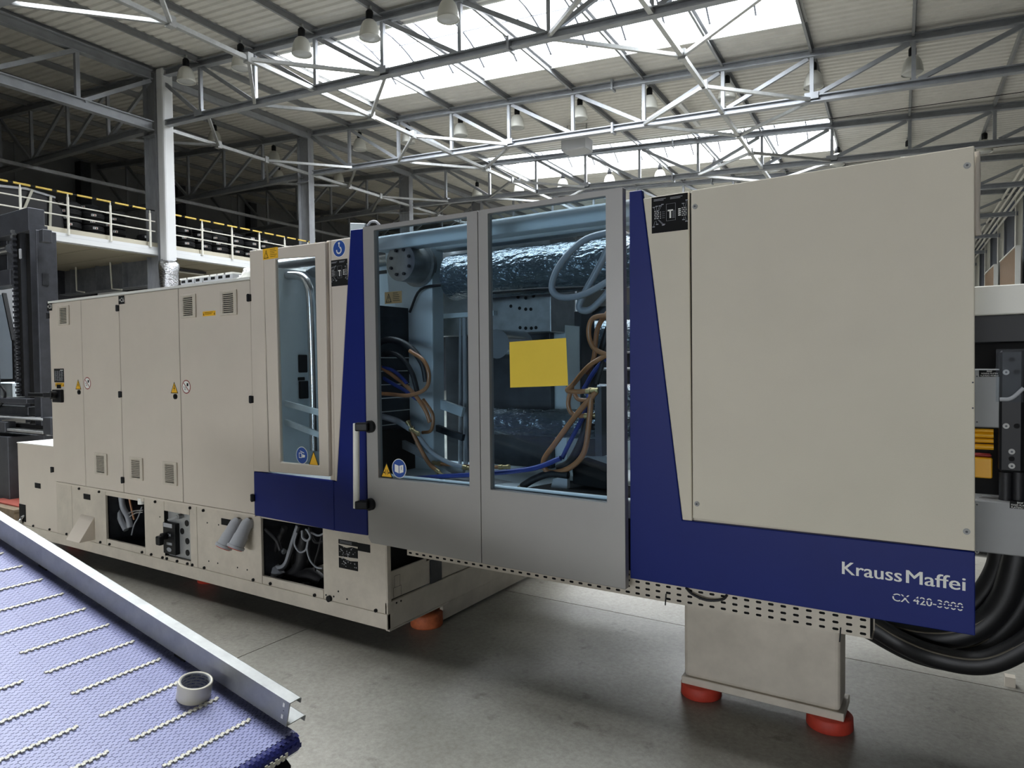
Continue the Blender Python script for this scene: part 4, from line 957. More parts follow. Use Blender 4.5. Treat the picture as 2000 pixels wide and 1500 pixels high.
mb = MB(); mb.tube(spline([(xe + .003, YF + .14, 2.38), (xe + .006, YF + .16, 2.27), (xe + .004, YF + .16, 2.14), (xe + .010, YF + .17, 2.07)], 4), .013, 8)
for v in mb.v: v.y += random.uniform(-.01, .01)
mb.build('hanging_cloth', 'cream', mac)
for u, v in ((1900, 747), (1900, 797)): screw(PY(u, v, YF - .018), .0022, mac, 'rivet', 'dsteel')

# ---------------- left guard window
gw = thing('guard_window', 'narrow cream guard door with a clear pane beside the control cabinet', 'guard', (-3.6, 2.98, .9))
panel('side_post', [(487.2, 490), (513.4, 487), (524.4, 922), (495.8, 920.5)], YF, .05, 'cream', gw)
yg = YF - .03
out = pp([(513.6, 487), (634.5, 471.5), (642, 931), (526, 921.5)], yg); inn = pp([(537, 505.8), (614.4, 500.6), (623, 909.5), (547.6, 902.6)], yg)
mb = MB(); mb.ring(out, inn, (0, .03, 0)); mb.build('door_frame', 'cream', gw, bevel=.008, seg=2)
mb = MB(); mb.prism([p + Vector((0, .012, 0)) for p in pp([(536, 505), (615, 500), (624, 910), (547, 903)], yg)], (0, .006, 0)); pn = mb.build('pane', 'glassc', gw)
panel('jamb_strip', [(637.5, 470.5), (645, 469.6), (653.5, 938.5), (645, 937)], YF, .03, 'cream', gw)
panel('cream_wedge', [(646, 469.5), (684, 464), (657.2, 939.5), (653.8, 939)], YF + .004, .03, 'cream', gw)
orange_plate(gw, 513.4, 484.5, 543, 506, yg, True)
c, w, h = pxbox(650.1, 468.7, 675.1, 502.7, YF + .004); sign_blue(gw, c, w / 2, h / 2, 'hook')
black_plate(gw, 645.9, 507, 679, 558.5, YF + .004, 'diagram')
c, w, h = pxbox(578.6, 872.4, 601.4, 906.4, yg + .011); sign_blue(gw, c, w / 2, h / 2, 'pipe')
c, w, h = pxbox(602.7, 879.5, 623.2, 909.5, yg + .009); sign_tri(gw, c, w, h, 'none')

# ---------------- sliding guard door
sd = thing('sliding_door', 'silver grey sliding guard door with two tinted panes', 'door', (-2.1, YD, .55))
oL = pp([(708.4, 443.6), (932.2, 411.2), (940.2, 1100.6), (724.5, 1060.5), (719.5, 1051)], YD); iL = pp([(730, 449.7), (911.4, 423.2), (916.8, 951.4), (739.2, 933), (739, 932)], YD)
mb = MB(); mb.ring(oL, iL, (0, .04, 0)); dl = mb.build('door_leaf', 'door', sd, bevel=.003)
oR = pp([(933.4, 411), (1216, 365.2), (1222, 1152), (941.4, 1100.8)], YD); iR = pp([(952.5, 417), (1182.5, 382.2), (1185.2, 982.4), (957.9, 956)], YD)
mb = MB(); mb.ring(oR, iR, (0, .04, 0)); dr = mb.build('door_leaf', 'door', sd, bevel=.003)
for lf, q in ((dl, [(728, 448), (913, 421), (918.5, 953.5), (737.5, 935)]), (dr, [(951, 415), (1184, 380), (1187, 984.5), (956, 958)])):
    mb = MB(); mb.prism([p + Vector((0, .02, 0)) for p in pp(q, YD)], (0, .006, 0)); mb.build('pane', 'glass', lf)
mb = MB(); mb.prism([p + Vector((0, .025, 0)) for p in pp([(931, 412), (935, 412), (943, 1098), (939, 1098)], YD)], (0, .012, 0)); mb.build('centre_seal', 'matt', sd)
c, w, h = pxbox(743.4, 902, 767.4, 933, YD + .018); sign_tri(dl, c, w, h, 'crush')
c, w, h = pxbox(765.7, 896, 793.7, 934, YD + .019); sign_blue(dl, c, w / 2, h / 2, 'book')
orange_plate(dl, 751.5, 569.4, 785, 592.7, YD + .034, True, ['tan', 'black'])
hx = PY(709, 900, YD - .05).x
hz = []
for v0 in (833, 984.5):
    k = PY(725, v0, YD)
    mb = MB(); mb.cyl((k.x, YD, k.z), (k.x, YD - .022, k.z), .036, 18); mb.bar((k.x, YD - .02, k.z), (k.x - .07, YD - .055, k.z), .05, .05); mb.build('handle_bracket', 'black', sd, bevel=.008, seg=2); hz.append(k)
mb = MB(); mb.tube([(hz[0].x - .065, YD - .055, hz[0].z + .02), (hz[1].x - .065, YD - .055, hz[1].z - .02)], .019, 14); mb.build('handle_bar', 'rail', sd)
# yellow card
mb = MB(); mb.prism([p for p in pp([(995, 668), (1105.5, 660), (1109.5, 753), (996.5, 757)], YD + .017)], (0, .0008, 0)); tag(mb.build('yellow_card', 'yellow'), 'blank yellow card stuck on the right pane of the sliding door', 'card')

# ---------------- cable tray, pedestal
tr = thing('cable_tray', 'cream perforated cable tray under the sliding door and blue fascia', 'tray', (-1.4, 3.06, .5))
yt = 3.055; x0, x1 = PY(795, 1075, yt).x, PY(1704, 1240, yt).x; zt0, zt1 = .492, .605
pit = .0505; n = int((x1 - x0) / pit); rh = .0282
mb = MB()
for i in range(n):
    for j in range(4):
        cx, cz = x0 + pit * (i + .5), zt0 + rh * (j + .5); a, b = .0125, .0052
        o = [(cx - pit / 2, cz - rh / 2), (cx, cz - rh / 2), (cx + pit / 2, cz - rh / 2), (cx + pit / 2, cz), (cx + pit / 2, cz + rh / 2), (cx, cz + rh / 2), (cx - pit / 2, cz + rh / 2), (cx - pit / 2, cz)]
        h_ = [(cx - a * .7, cz - b), (cx, cz - b), (cx + a * .7, cz - b), (cx + a, cz), (cx + a * .7, cz + b), (cx, cz + b), (cx - a * .7, cz + b), (cx - a, cz)]
        vs = [(x, yt, z) for x, z in o + h_]
        mb.add(vs, [(k, (k + 1) % 8, 8 + (k + 1) % 8, 8 + k) for k in range(8)])
mb.box(x0, x1, yt, yt + .10, zt0 - .002, zt0); mb.box(x0, x1, yt + .10, yt + .102, zt0, zt1)
mb.build('perforated_side', 'creamd', tr)
mb = MB(); mb.box(x0 + .01, x1 - .005, yt + .012, yt + .09, zt0 + .004, zt1 - .02); mb.build('cables', 'matt', tr)
mb = MB(); mb.box(x0, x1, yt - .004, yt + .0, zt1 - .003, zt1 + .006); mb.build('lip', 'creamd', tr)
for u, v, l in ((1301, 1172, .025), (1642, 1240, .03)):
    k = PY(u, v, yt - .003); mb = MB(); mb.bar(k + Vector((0, 0, .03)), k + Vector((-.004, 0, -l)), .005, .004); mb.build('cable_tie', 'black', tr)
mb = MB(); mb.tube(spline([PY(1340, 1148, yt - .004), PY(1352, 1160, yt - .02), PY(1380, 1172, yt - .03), (PY(1410, 1171, yt - .02)), PY(1420, 1162, yt - .004)], 4), .006, 7); mb.build('loose_cable', 'rubber', tr)
yp = 3.4
xa, xb = PY(1335.5, 1260, yp).x, PY(1641, 1330, yp).x
pd = MB(); pd.box(xa, xb, yp, yp + .2, 0.0, .6); pd = pd.build('pedestal', 'creamd', mac, bevel=.02, seg=3)
mb = MB(); mb.box(xa - .012, xb + .016, yp - .004, yp + .215, -.038, 0); mb.build('pedestal_plate', 'creamd', mac, bevel=.003)
for x, lab in ((-1.07, 'red rubber foot pad at the left under the pedestal'), (-.465, 'red rubber foot pad at the right under the pedestal')):
    mb = MB(); mb.lathe([(0, 0), (.098, 0), (.102, .006), (.1, .056), (.094, .062), (0, .062)], 28, (x, 3.462, ZF)); mb.build('foot_pad', 'red', mac, label=lab)

# ---------------- inside of the clamp area (seen through the tinted panes)
def cylx(x0, x1, y, z, r, n=24):
    mb = MB(); mb.cyl((x0, y, z), (x1, y, z), r, n); return mb
xs0, xs1 = -3.0, -.2
# bed
mb = MB(); mb.box(-2.99, -.1, 3.07, 4.4, .90, .93); mb.build('bed_plate', 'mint', mac)
mb = MB(); mb.box(-2.99, -1.1, 3.05, 3.085, .86, .955); mb.build('bed_rail', 'mint', mac, bevel=.01, seg=2)
mb = MB(); mb.box(-2.99, -.1, 4.05, 4.11, .93, 1.0); mb.build('bed_rail', 'chrome', mac)
mb = MB(); mb.box(-2.99, -.1, 4.4, 4.44, .7, 1.10); mb.build('bed_rail', 'mint', mac)
mb = MB(); mb.box(-3.3, -.1, 3.06, 3.09, .60, .86); mb.build('bed_front', 'dsteel', mac)
mb = MB(); mb.prism([(-1.95, 3.12, .9305), (-1.30, 3.12, .9305), (-1.30, 3.5, .9305), (-1.85, 3.5, .9305)], (0, 0, .002)); mb.build('bed_opening_shade', 'matt', mac)  # flat black patch on the bed paints the shade of an opening
mb = MB(); mb.prism([(-2.75, 3.2, .9305), (-2.2, 3.14, .9305), (-2.1, 3.3, .9305), (-2.5, 3.45, .9305)], (0, 0, .0015)); mb.build('oil_stain', 'bin', mac)
# dark back guard with pale ridges
bk = MB(); bk.box(-3.4, -1.9, 5.0, 5.04, .7, 1.95); bk = bk.build('back_guard', 'dsteel', mac)
for k in range(9):
    mb = MB(); z = .78 + .13 * k; mb.prism([(-3.4, 4.985, z), (-3.4, 5.0, z - .012), (-3.4, 5.0, z + .012)], (1.5, 0, 0)); mb.build('pale_line', 'bin', bk)
# dark partition beside the clamp area
pt_ = MB(); pt_.box(-3.03, -3.0, 3.1, 3.66, .7, 1.98); pt_ = pt_.build('partition', 'dsteel', mac)
for k in range(8):
    z = 1.06 + .085 * k; mb = MB(); mb.bar((-2.998, 3.12, z), (-2.998, 3.62, z), .004, .006); mb.build('pale_line', 'white', pt_)  # thin white lines across the partition plate
for (u0, v0, u1, v1, Y, w, m) in ((742, 745, 905, 805, 3.55, .06, 'mint'), (745, 795, 905, 855, 3.5, .04, 'dsteel'), (752, 850, 905, 925, 3.35, .05, 'galv')):
    mb = MB(); mb.bar(PY(u0, v0, Y), PY(u1, v1, Y), .03, w); mb.build('guide_bar', m, mac)
# head beams
for (v0, v1, Y, h, m) in ((476, 416, 3.25, .09, 'mint'), (495, 438, 3.5, .06, 'mint')):
    z = PY(735, v0, Y).z; mb = MB(); mb.box(-3.1, -1.28, Y, Y + .12, z - h / 2, z + h / 2); mb.build('head_beam', m, mac, bevel=.012, seg=2)
# toggle plate with pin
def front_plate(name, px, Y, t, m, bev=.008):
    mb = MB(); mb.prism(pp(px, Y), (0, t, 0)); return mb.build(name, m, mac, bevel=bev, seg=2)
front_plate('toggle_plate', [(751, 490), (843, 466), (848, 1000), (805, 1000), (792, 640), (758, 568)], 3.46, .12, 'mint')
c = PY(786, 513, 3.30); 
mb = MB(); mb.cyl((c.x, 3.28, c.z), (c.x, 3.50, c.z), .118, 28); mb.cyl((c.x, 3.44, c.z), (c.x, 3.46, c.z), .14, 28); pin = mb.build('pin_disc', 'steel', mac, bevel=.006, seg=2)
for k in range(8):
    a = PI / 8 + k * PI / 4; x, z = c.x + .08 * math.cos(a), c.z + .08 * math.sin(a)
    mb = MB(); mb.cyl((x, 3.285, z), (x, 3.270, z), .010, 10); mb.build('cap_screw', 'dsteel', pin)
c = PY(974, 672, 3.35)
mb = MB(); mb.cyl((c.x, 3.33, c.z), (c.x, 3.6, c.z), .085, 24); mb.build('pin_disc', 'chrome', mac, bevel=.006, seg=2)
# platen with bolt holes, mould block
xp0, xp1 = PY(850, 600, 3.72).x, PY(1076, 600, 3.72).x
zp0 = PY(870, 605, 3.72).z
mb = MB(); mb.box(xp0, xp1, 3.72, 4.04, zp0 - .18, PY(870, 470, 3.72).z); pl = mb.build('platen', 'steel', mac, bevel=.006, seg=2)
for u, v in ((958, 588), (1012, 580), (1027, 582), (1042, 578), (998, 598), (1015, 602), (1027, 604), (1037, 604), (1016, 640), (1027, 641), (1038, 641), (1047, 640), (880, 575), (894, 580), (880, 560), (895, 560), (903, 555), (905, 492), (893, 488), (880, 495)):
    k = PY(u, v, 3.72); mb = MB(); mb.cyl(k, k + Vector((0, -.003, 0)), .011, 10); mb.build('bolt_hole', 'matt', pl)
k = PY(905, 522, 3.70); mb = MB(); mb.lathe([(0, 0), (.18, 0), (.185, .02), (.18, .03), (0, .03)], 32, (0, 0, 0))
mb.v = [Vector((k.x + v.x, 3.70 + v.z - .02, k.z + v.y)) for v in mb.v]; mb.build('bolt_flange', 'steel', mac)
mb = MB(); mb.box(xp0 - .02, PY(1075, 700, 3.85).x, 3.85, 4.04, .93, zp0 - .14); mb.build('mould_block', 'dsteel', mac, bevel=.006, seg=2)
mb = MB(); mb.box(xp0 - .03, xp1 - .4, 3.68, 3.86, zp0 - .06, zp0 - .03); mb.build('ledge', 'mint', mac)
mb = MB(); kx = PY(905, 700, 3.7).x; mb.tube(spline([(kx, 3.72, zp0 - .05), (kx + .005, 3.71, 1.2), (kx - .01, 3.72, .75)], 5), .016, 8); mb.tube(spline([(kx - .04, 3.73, zp0 - .06), (kx - .05, 3.72, 1.1), (kx - .07, 3.73, .75)], 5), .012, 8); mb.build('pipe', 'ghose', mac)
mb = MB(); mb.box(PY(1080, 600, 3.9).x, PY(1104, 600, 3.9).x, 3.9, 4.1, .75, 1.85); mb.build('upright', 'mint', mac)
mb = MB(); mb.box(PY(1105, 600, 4.1).x, PY(1135, 600, 4.1).x, 4.1, 4.3, .75, 1.95); mb.build('upright', 'dsteel', mac)
mb = MB(); mb.box(PY(800, 600, 3.62).x, PY(822, 600, 3.62).x, 3.42, 3.46, PY(815, 770, 3.45).z, PY(815, 690, 3.45).z); mb.build('clip_plate', 'bin', mac)
mb = MB(); mb.prism(pp([(851, 540), (859, 538), (852, 590), (845, 592)], 3.64), (0, .04, 0)); mb.build('stop_block', 'matt', mac)
# wrapped tie bars
c = PY(1075, 522, 3.5); mb = MB(); N_ = 40
def sleeve(name, x0, x1, y, z, r, m, jit):
    mb = MB(); n = 36; mseg = 70; vs = []; fs = []
    for i in range(mseg + 1):
        x = x0 + (x1 - x0) * i / mseg
        for k in range(n):
            a = 2 * PI * k / n; rr = r * (1 + jit * (.6 * math.sin(3 * a + x * 31) * math.sin(x * 47 + 2 * a) + random.uniform(-.35, .35)))
            vs.append((x, y + rr * math.cos(a), z + rr * math.sin(a)))
    for i in range(mseg):
        for k in range(n): fs.append((i * n + k, i * n + (k + 1) % n, (i + 1) * n + (k + 1) % n, (i + 1) * n + k))
    mb.smooth = True; mb.add(vs, [f[::-1] for f in fs]); mb.smooth = False
    mb.add(vs[:n], [tuple(range(n))]); mb.add(vs[-n:], [tuple(range(n))[::-1]])
    return mb.build(name, m, mac)
sleeve('tie_bar_sleeve', PY(880, 520, 3.52).x, -.3, 3.55, PY(1075, 522, 3.5).z, .145, 'film', .035)
sleeve('tie_bar_sleeve', PY(950, 830, 3.6).x, -.3, 3.62, PY(1040, 825, 3.6).z, .085, 'film', .06)
sleeve('tie_bar_sleeve', PY(1000, 660, 4.3).x, -.3, 4.4, PY(1050, 660, 4.3).z, .11, 'film', .035)
sleeve('tie_bar_sleeve', PY(980, 770, 4.1).x, -.3, 4.2, PY(1050, 775, 4.1).z, .08, 'film', .05)
mb = MB(); mb.tube([PY(955, 572, 3.4), PY(1050, 565, 3.4), PY(1190, 560, 3.4)], .01, 6); mb.build('cable', 'rubber', mac)
mb = MB(); mb.tube(spline([PY(800, 610, 3.43), PY(822, 565, 3.43), PY(870, 555, 3.43), PY(925, 535, 3.43)], 5), .009, 6); mb.build('cable', 'rubber', mac)
mb = MB(); mb.prism(pp([(1118, 900), (1190, 925), (1190, 958), (1118, 945)], 3.3), (0, .18, 0)); mb.build('dark_block', 'matt', mac, bevel=.006, seg=2)
mb = MB(); mb.prism(pp([(1080, 935), (1108, 932), (1108, 958), (1075, 955)], 3.25), (0, .03, 0)); mb.build('bracket', 'bin', mac)
mb = MB(); mb.box(-3.4, -2.96, 3.15, 3.5, .66, 1.2); mb.build('dark_box', 'matt', mac)

# loose hoses: each one a thing with its fittings
def fit(mb_p, p, d, parent, r=.013):
    d = Vector(d).normalized(); mb = MB(); p = Vector(p)
    mb.cyl(p, p + d * .025, r * 1.15, 10); mb.cyl(p + d * .025, p + d * .055, r * .9, 10); mb.cyl(p + d * .055, p + d * .07, r * 1.25, 6); mb.build('brass_fitting', 'brass', parent)
def hose(lab, pts, r, m, ends=(0, 0), grp=None, Y=3.2):
    P = spline([PY(p[0], p[1], Y + (p[2] if len(p) > 2 else 0)) for p in pts], 7)
    t = thing('hose', lab, 'hose', P[0], grp)
    mb = MB(); mb.tube(P, r, 9); mb.build('line', m, t)
    if ends[0]: fit(None, P[0], P[0] - P[1], t)
    if ends[1]: fit(None, P[-1], P[-1] - P[-2], t)
g1 = 'hoses bunched behind the left pane'
hose('dark hose looping highest behind the left edge of the left pane', [(728, 690), (745, 668), (770, 664), (800, 678), (825, 710), (833, 745)], .02, 'rubber', grp=None)
hose('brown hose sweeping round the right of the left bunch', [(730, 708), (770, 735), (805, 765), (830, 800), (840, 825)], .013, 'copper')
hose('pale brown hose curving back under the left bunch', [(800, 685), (828, 705), (838, 735), (830, 760), (800, 772), (765, 770), (738, 768)], .012, 'copper', Y=3.17)
hose('blue hose thinnest of the left bunch', [(733, 716), (765, 722), (785, 738), (795, 750)], .011, 'bhose')
hose('grey blue hose running low from the left bunch', [(733, 728), (760, 745), (790, 762), (815, 780)], .012, 'bhose', Y=3.22)
hose('dark hose below the top loop of the left bunch', [(735, 705), (760, 690), (785, 700), (805, 730), (815, 765)], .016, 'rubber', Y=3.24)
hose('thick grey hose sloping down to the coupling left', [(742, 812), (775, 822), (802, 838)], .02, 'ghose', (0, 1))
hose('brown hose hanging from the left bunch in a wide bend', [(826, 780), (845, 810), (842, 840), (825, 845)], .011, 'copper', Y=3.3)
hose('brown hose with brass end lying down left on the bed', [(805, 842), (822, 878), (838, 905), (852, 918)], .013, 'copper', (1, 1))
hose('grey hose with brass end lying toward the seam of the door', [(815, 850), (845, 885), (880, 905), (905, 912)], .014, 'ghose', (1, 1), Y=3.22)
hose('short brown hose with brass ends behind the door seam', [(862, 906), (905, 910), (950, 912), (975, 912)], .011, 'copper', (1, 1), Y=3.3)
hose('blue hose lying along the bed behind both panes', [(800, 935), (870, 930), (950, 925), (1040, 915), (1095, 895)], .014, 'bhose', (1, 0), Y=3.16)
hose('brown hose in a long narrow loop at the right pane', [(1165, 765), (1130, 805), (1085, 865), (1062, 900), (1072, 922), (1110, 915), (1140, 885), (1150, 830), (1155, 770)], .015, 'copper', Y=3.18)
hose('brown hose bent left at the couplings of the right pane', [(1190, 690), (1150, 715), (1120, 750), (1108, 762), (1125, 765), (1145, 764)], .013, 'copper', (0, 1), Y=3.18)
hose('brown hose turning down to the lower coupling at the right pane', [(1118, 755), (1110, 785), (1115, 805), (1130, 812), (1142, 812)], .012, 'copper', (0, 1), Y=3.2)
hose('short brown hose to the second coupling at the right pane', [(1122, 770), (1130, 780), (1150, 782)], .011, 'copper', (0, 1), Y=3.22)
hose('blue hose hanging straight from the right bunch', [(1195, 690), (1165, 720), (1140, 760)], .012, 'bhose', Y=3.24)
hose('blue hose dropping to the bed at the right pane', [(1150, 760), (1145, 800), (1110, 870), (1098, 895)], .012, 'bhose', Y=3.26)
hose('thick dark hose dropping beside the brown loop', [(1190, 640), (1172, 700), (1150, 790), (1140, 850), (1115, 900), (1090, 915)], .022, 'rubber', Y=3.3)
hose('brown hose curling at the right edge of the right pane', [(1190, 615), (1158, 622), (1150, 650), (1160, 680), (1190, 695)], .013, 'copper', Y=3.18)
hose('brown hose behind the curl at the right edge', [(1195, 600), (1168, 640), (1160, 700), (1145, 730)], .013, 'copper', Y=3.28)
hose('dark hose rising steeply at the right edge of the right pane', [(1196, 660), (1180, 700), (1165, 750)], .014, 'rubber', Y=3.24)
hose('pale grey hose arching from the sleeve at the right pane', [(1196, 452), (1140, 470), (1095, 515), (1078, 560), (1095, 580), (1140, 575), (1196, 545)], .018, 'ghose', Y=3.2)
hose('grey hose in a narrow loop below the sleeve', [(1196, 470), (1165, 530), (1138, 580), (1132, 602), (1150, 606), (1175, 585), (1196, 560)], .018, 'ghose', Y=3.22)
hose('dark hose curving out of the bed opening', [(1020, 950), (1045, 935), (1075, 925), (1110, 928)], .02, 'rubber', (1, 0), Y=3.18)
mb = MB(); mb.box(PY(1165, 780, 3.2).x, PY(1178, 780, 3.2).x, 3.18, 3.3, PY(1170, 890, 3.2).z, PY(1170, 755, 3.2).z); mb.build('coupling_plate', 'dsteel', mac)
for v in (763, 782, 813, 833):
    k = PY(1150, v, 3.22); mb = MB(); mb.cyl(k, k + Vector((.06, 0, 0)), .018, 10); mb.build('coupling', 'brass' if v < 800 else 'dsteel', mac)
mb = MB(); k = PY(1160, 615, 3.3); mb.box(k.x, k.x + .3, 3.28, 3.36, k.z - .03, k.z + .04); mb.build('hose_rack', 'dsteel', mac)

# inside of the left guard window
mb = MB(); xa_, xb_ = -4.0, -2.98
mb.box(xa_, xb_, 3.62, 3.66, .7, 2.25); mb.build('inner_back', 'mint', mac)
mb = MB(); mb.box(xa_, xa_ + .02, 3.08, 3.62, .7, 2.3); mb.build('inner_side', 'mint', mac)
mb = MB(); mb.box(xa_, xb_, 3.06, 3.66, .84, .87); mb.build('inner_floor', 'mint', mac)
k = PY(545, 520, 3.5); mb = MB(); mb.cyl((k.x - .15, 3.55, k.z - .02), (-2.9, 3.55, k.z - .02), .09, 20); mb.build('drive_barrel', 'chrome', mac)
P = [PY(u, v, 3.3) for u, v in ((520, 541), (560, 538), (588, 540), (602, 558), (607, 600), (612, 760), (614, 880))]
mb = MB(); mb.tube(spline(P, 6), .03, 10); mb.build('bent_pipe', 'chrome', mac)
mb = MB(); mb.prism(pp([(541, 605), (562, 602), (594, 606), (598, 760), (545, 760)], 3.55), (0, .03, 0)); mb.build('inner_plate', 'bin', mac, bevel=.004)
for u, v in ((570, 711), (585, 709), (571, 762), (587, 760)):
    k = PY(u, v, 3.4); t = MB(); t.box(k.x - .022, k.x + .022, 3.38, 3.46, k.z - .07, k.z + .06); t.box(k.x - .015, k.x + .008, 3.37, 3.44, k.z + .06, k.z + .09); t.build('terminal_block', 'black', mac, bevel=.006)
for u, v in ((570, 632), (582, 632), (570, 641), (582, 641)):
    k = PY(u, v, 3.548); mb = MB(); mb.cyl(k, k + Vector((0, -.01, 0)), .012, 10); mb.build('knob', 'white', mac)
for q in ([(545, 780), (621, 800), (622, 812), (546, 790)], [(546, 815), (622, 845), (622, 855), (546, 826)]):
    mb = MB(); mb.prism(pp(q, 3.25), (0, .02, 0)); mb.build('cross_bar', 'mint', mac)
mb = MB(); mb.prism(pp([(683, 435), (712, 436), (707, 470), (683, 470)], 3.5), (0, .02, 0)); mb.build('lifting_bracket', 'mint', mac, bevel=.004)
mb = MB(); k = PY(725, 440, 3.05)
mb.tube(spline([k + Vector((-.03, 0, 0)), k + Vector((0, 0, .02)), k + Vector((.04, 0, .016)), k + Vector((.07, 0, -.01))], 5), .008, 8); mb.build('cable_loop', 'bin', mac)

# ---------------- equipment behind the right end
ye_ = 3.30
pe = thing('platen_unit', 'silver and black mould clamping unit cut off by the right edge', 'unit', (.6, 3.6, .8))
X1 = 1.35
def pbx(name, u0, v0, u1, v1, Y, t, m, x1=None, bev=.004):
    a, b = PY(u0, v0, Y), PY(u1, v1, Y); mb = MB(); mb.box(a.x, x1 if x1 else b.x, Y, Y + t, b.z, a.z); return mb.build(name, m, pe, bevel=bev)
pbx('top_cover', 1896, 560, 2000, 612, ye_, .8, 'rail', X1)
pbx('back_panel', 1896, 613, 2000, 985, ye_ + .14, .05, 'matt', X1)
pbx('upper_panel', 1896, 613, 2000, 668, ye_ + .06, .08, 'black', X1)
b1 = pbx('silver_box', 1896, 721, 1953, 836, ye_ - .02, .15, 'sbox')
for v in (735, 824): screw(PY(1908, v, ye_ - .02), .006, b1)
name_plate(b1, 1912, 723, 1953, 736, ye_ - .022, ['BWAP', 'MOVING PLATEN', 'PLATEAU MOBILE'], frac=.7)
ar = pbx('black_arm', 1953, 684, 1998, 924, ye_ - .04, .12, 'black', bev=.008)
for u, v in ((1965, 727), (1965, 832), (1976, 882), (1976, 910)): screw(PY(u, v, ye_ - .04), .008, ar)
for u, v in ((1976, 702), (1986, 726), (1986, 832), (1976, 896)):
    k = PY(u, v, ye_ - .04); mb = MB(); mb.cyl(k, k + Vector((0, -.002, 0)), .01, 10); mb.build('bolt_hole', 'matt', ar)
a, b = PY(1946, 682, ye_ - .06), PY(1999, 786, ye_ - .06); mb = MB(); mb.box(a.x, b.x, ye_ - .05, ye_ - .045, b.z, a.z); mb.build('clear_wrap', 'clearwrap', pe)
mb = MB(); mb.tube(spline([PY(1953, 780, ye_ - .055), PY(1975, 778, ye_ - .06), PY(1999, 758, ye_ - .055)], 4), .008, 7); mb.build('wrap_fold', 'bin', pe)
for v0, v1 in ((838, 846), (846, 856), (857, 866), (868, 879)):
    a, b = PY(1896, v0, ye_ + .02), PY(1941, v1, ye_ + .02); mb = MB(); mb.cyl((a.x, ye_ + .04, (a.z + b.z) / 2), (b.x, ye_ + .04, (a.z + b.z) / 2), (a.z - b.z) * .62, 12); mb.build('yellow_rib', 'amber', pe)
pbx('yellow_block', 1896, 893, 1938, 935, ye_ + .03, .06, 'amber'); pbx('red_strip', 1896, 886, 1937, 893, ye_ + .05, .05, 'sred'); pbx('yellow_block', 1997, 926, 2010, 946, ye_ + .03, .06, 'amber')
for u in (1965, 1990):
    a, b = PY(u, 924, ye_), PY(u, 985, ye_); mb = MB(); mb.tube([a + Vector((0, .03, 0)), b + Vector((0, .03, 0))], .022, 8); mb.build('hose_stub', 'rubber', pe)
lb = pbx('lower_box', 1896, 976, 2000, 1088, ye_ - .03, .5, 'sbox', X1)
name_plate(lb, 1972, 980, 2013, 994, ye_ - .032, ['BWAP', 'FIXED PLATEN', 'PLATEAU FIXE'], frac=.7)
for v in (985, 1077): screw(PY(1908, v, ye_ - .03), .006, lb)
mb = MB(); mb.box(.35, 1.3, ye_ + .3, ye_ + .9, ZF, .85); mb.build('stand', 'iron', pe)
mb = MB(); mb.cyl((.05, 3.9, .72), (.30, 3.9, .72), .05, 14); mb.build('roller', 'chrome', pe)
mb = MB(); k = PZ(1972, 1342, ZF); mb.box(k.x - .02, k.x + .025, k.y, k.y + .05, ZF, ZF + .05)
mb.build('foot', 'creamd', pe)

# thick black hoses at the right end
def fat(lab, pts, r, Y):
    P = spline([PY(p[0], p[1], Y + (p[2] if len(p) > 2 else 0)) for p in pts], 10)
    t = thing('supply_hose', lab, 'hose', P[0])
    mb = MB(); mb.tube(P, r, 14); mb.build('sheath', 'hosed', t)
    mb = MB(); mb.tube([p + Vector((0, -r * .80, r * .62)) for p in P], r * .10, 5); mb.build('highlight_line', 'seam', t)  # thin tube stands in for the highlight on the sheath
fat('lowest black supply hose sagging below the blue fascia at right', [(1690, 1212, .06), (1760, 1255, .05), (1830, 1283), (1910, 1295), (1975, 1275), (2040, 1225), (2080, 1140)], .046, 3.30)
fat('middle black supply hose curving up past the blue fascia corner', [(1690, 1205, .06), (1760, 1235, .05), (1840, 1245), (1910, 1225), (1960, 1170), (1985, 1090), (1990, 1040)], .05, 3.42)
fat('inner black supply hose nearest the fascia corner', [(1690, 1195, .1), (1780, 1210), (1850, 1205), (1910, 1170), (1948, 1110), (1955, 1050)], .045, 3.5)
fat('outer black supply hose rising at the right edge', [(1700, 1215, .1), (1800, 1262), (1900, 1268), (1965, 1225), (2010, 1150), (2030, 1060)], .045, 3.52)

fat('black supply hose filling the inside of the bend behind the others', [(1690, 1180, .2), (1780, 1225, .1), (1870, 1240, .1), (1935, 1205, .1), (1970, 1140, .1), (1978, 1050, .1)], .055, 3.56)
fat('black supply hose under the fascia, farthest back of the bend', [(1690, 1225, .2), (1790, 1275, .15), (1890, 1288, .15), (1975, 1245, .15), (2030, 1160, .15)], .05, 3.6)

# ================================================================== FORKLIFT at the left edge
YK = 3.9
fk = thing('forklift', 'dark grey forklift mast cut off by the left edge', 'forklift', (-9.4, 3.9, 0))
def kb(name, u0, v0, u1, v1, Y, t, m, bev=.006, lab=None):
    a, b = PY(u0, v0, Y), PY(u1, v1, Y); mb = MB(); mb.box(a.x, b.x, Y, Y + t, b.z, a.z); return mb.build(name, m, fk, bevel=bev, label=lab)
kb('outer_rail', 68, 449, 82, 832, YK, .22, 'iron'); kb('middle_rail', 57, 437, 69, 830, YK + .04, .2, 'iron'); kb('rail_groove', 50, 450, 58, 830, YK + .12, .1, 'matt')
kb('inner_rail', 38, 438, 50, 826, YK + .06, .2, 'iron'); kb('inner_rail', -60, 437, -30, 826, YK + .06, .2, 'iron'); kb('outer_rail', -95, 437, -62, 832, YK, .22, 'iron')
kb('cross_head', -60, 437, 56, 450, YK + .05, .18, 'iron'); kb('rail_cap', 75, 449, 84, 472, YK - .02, .1, 'iron')
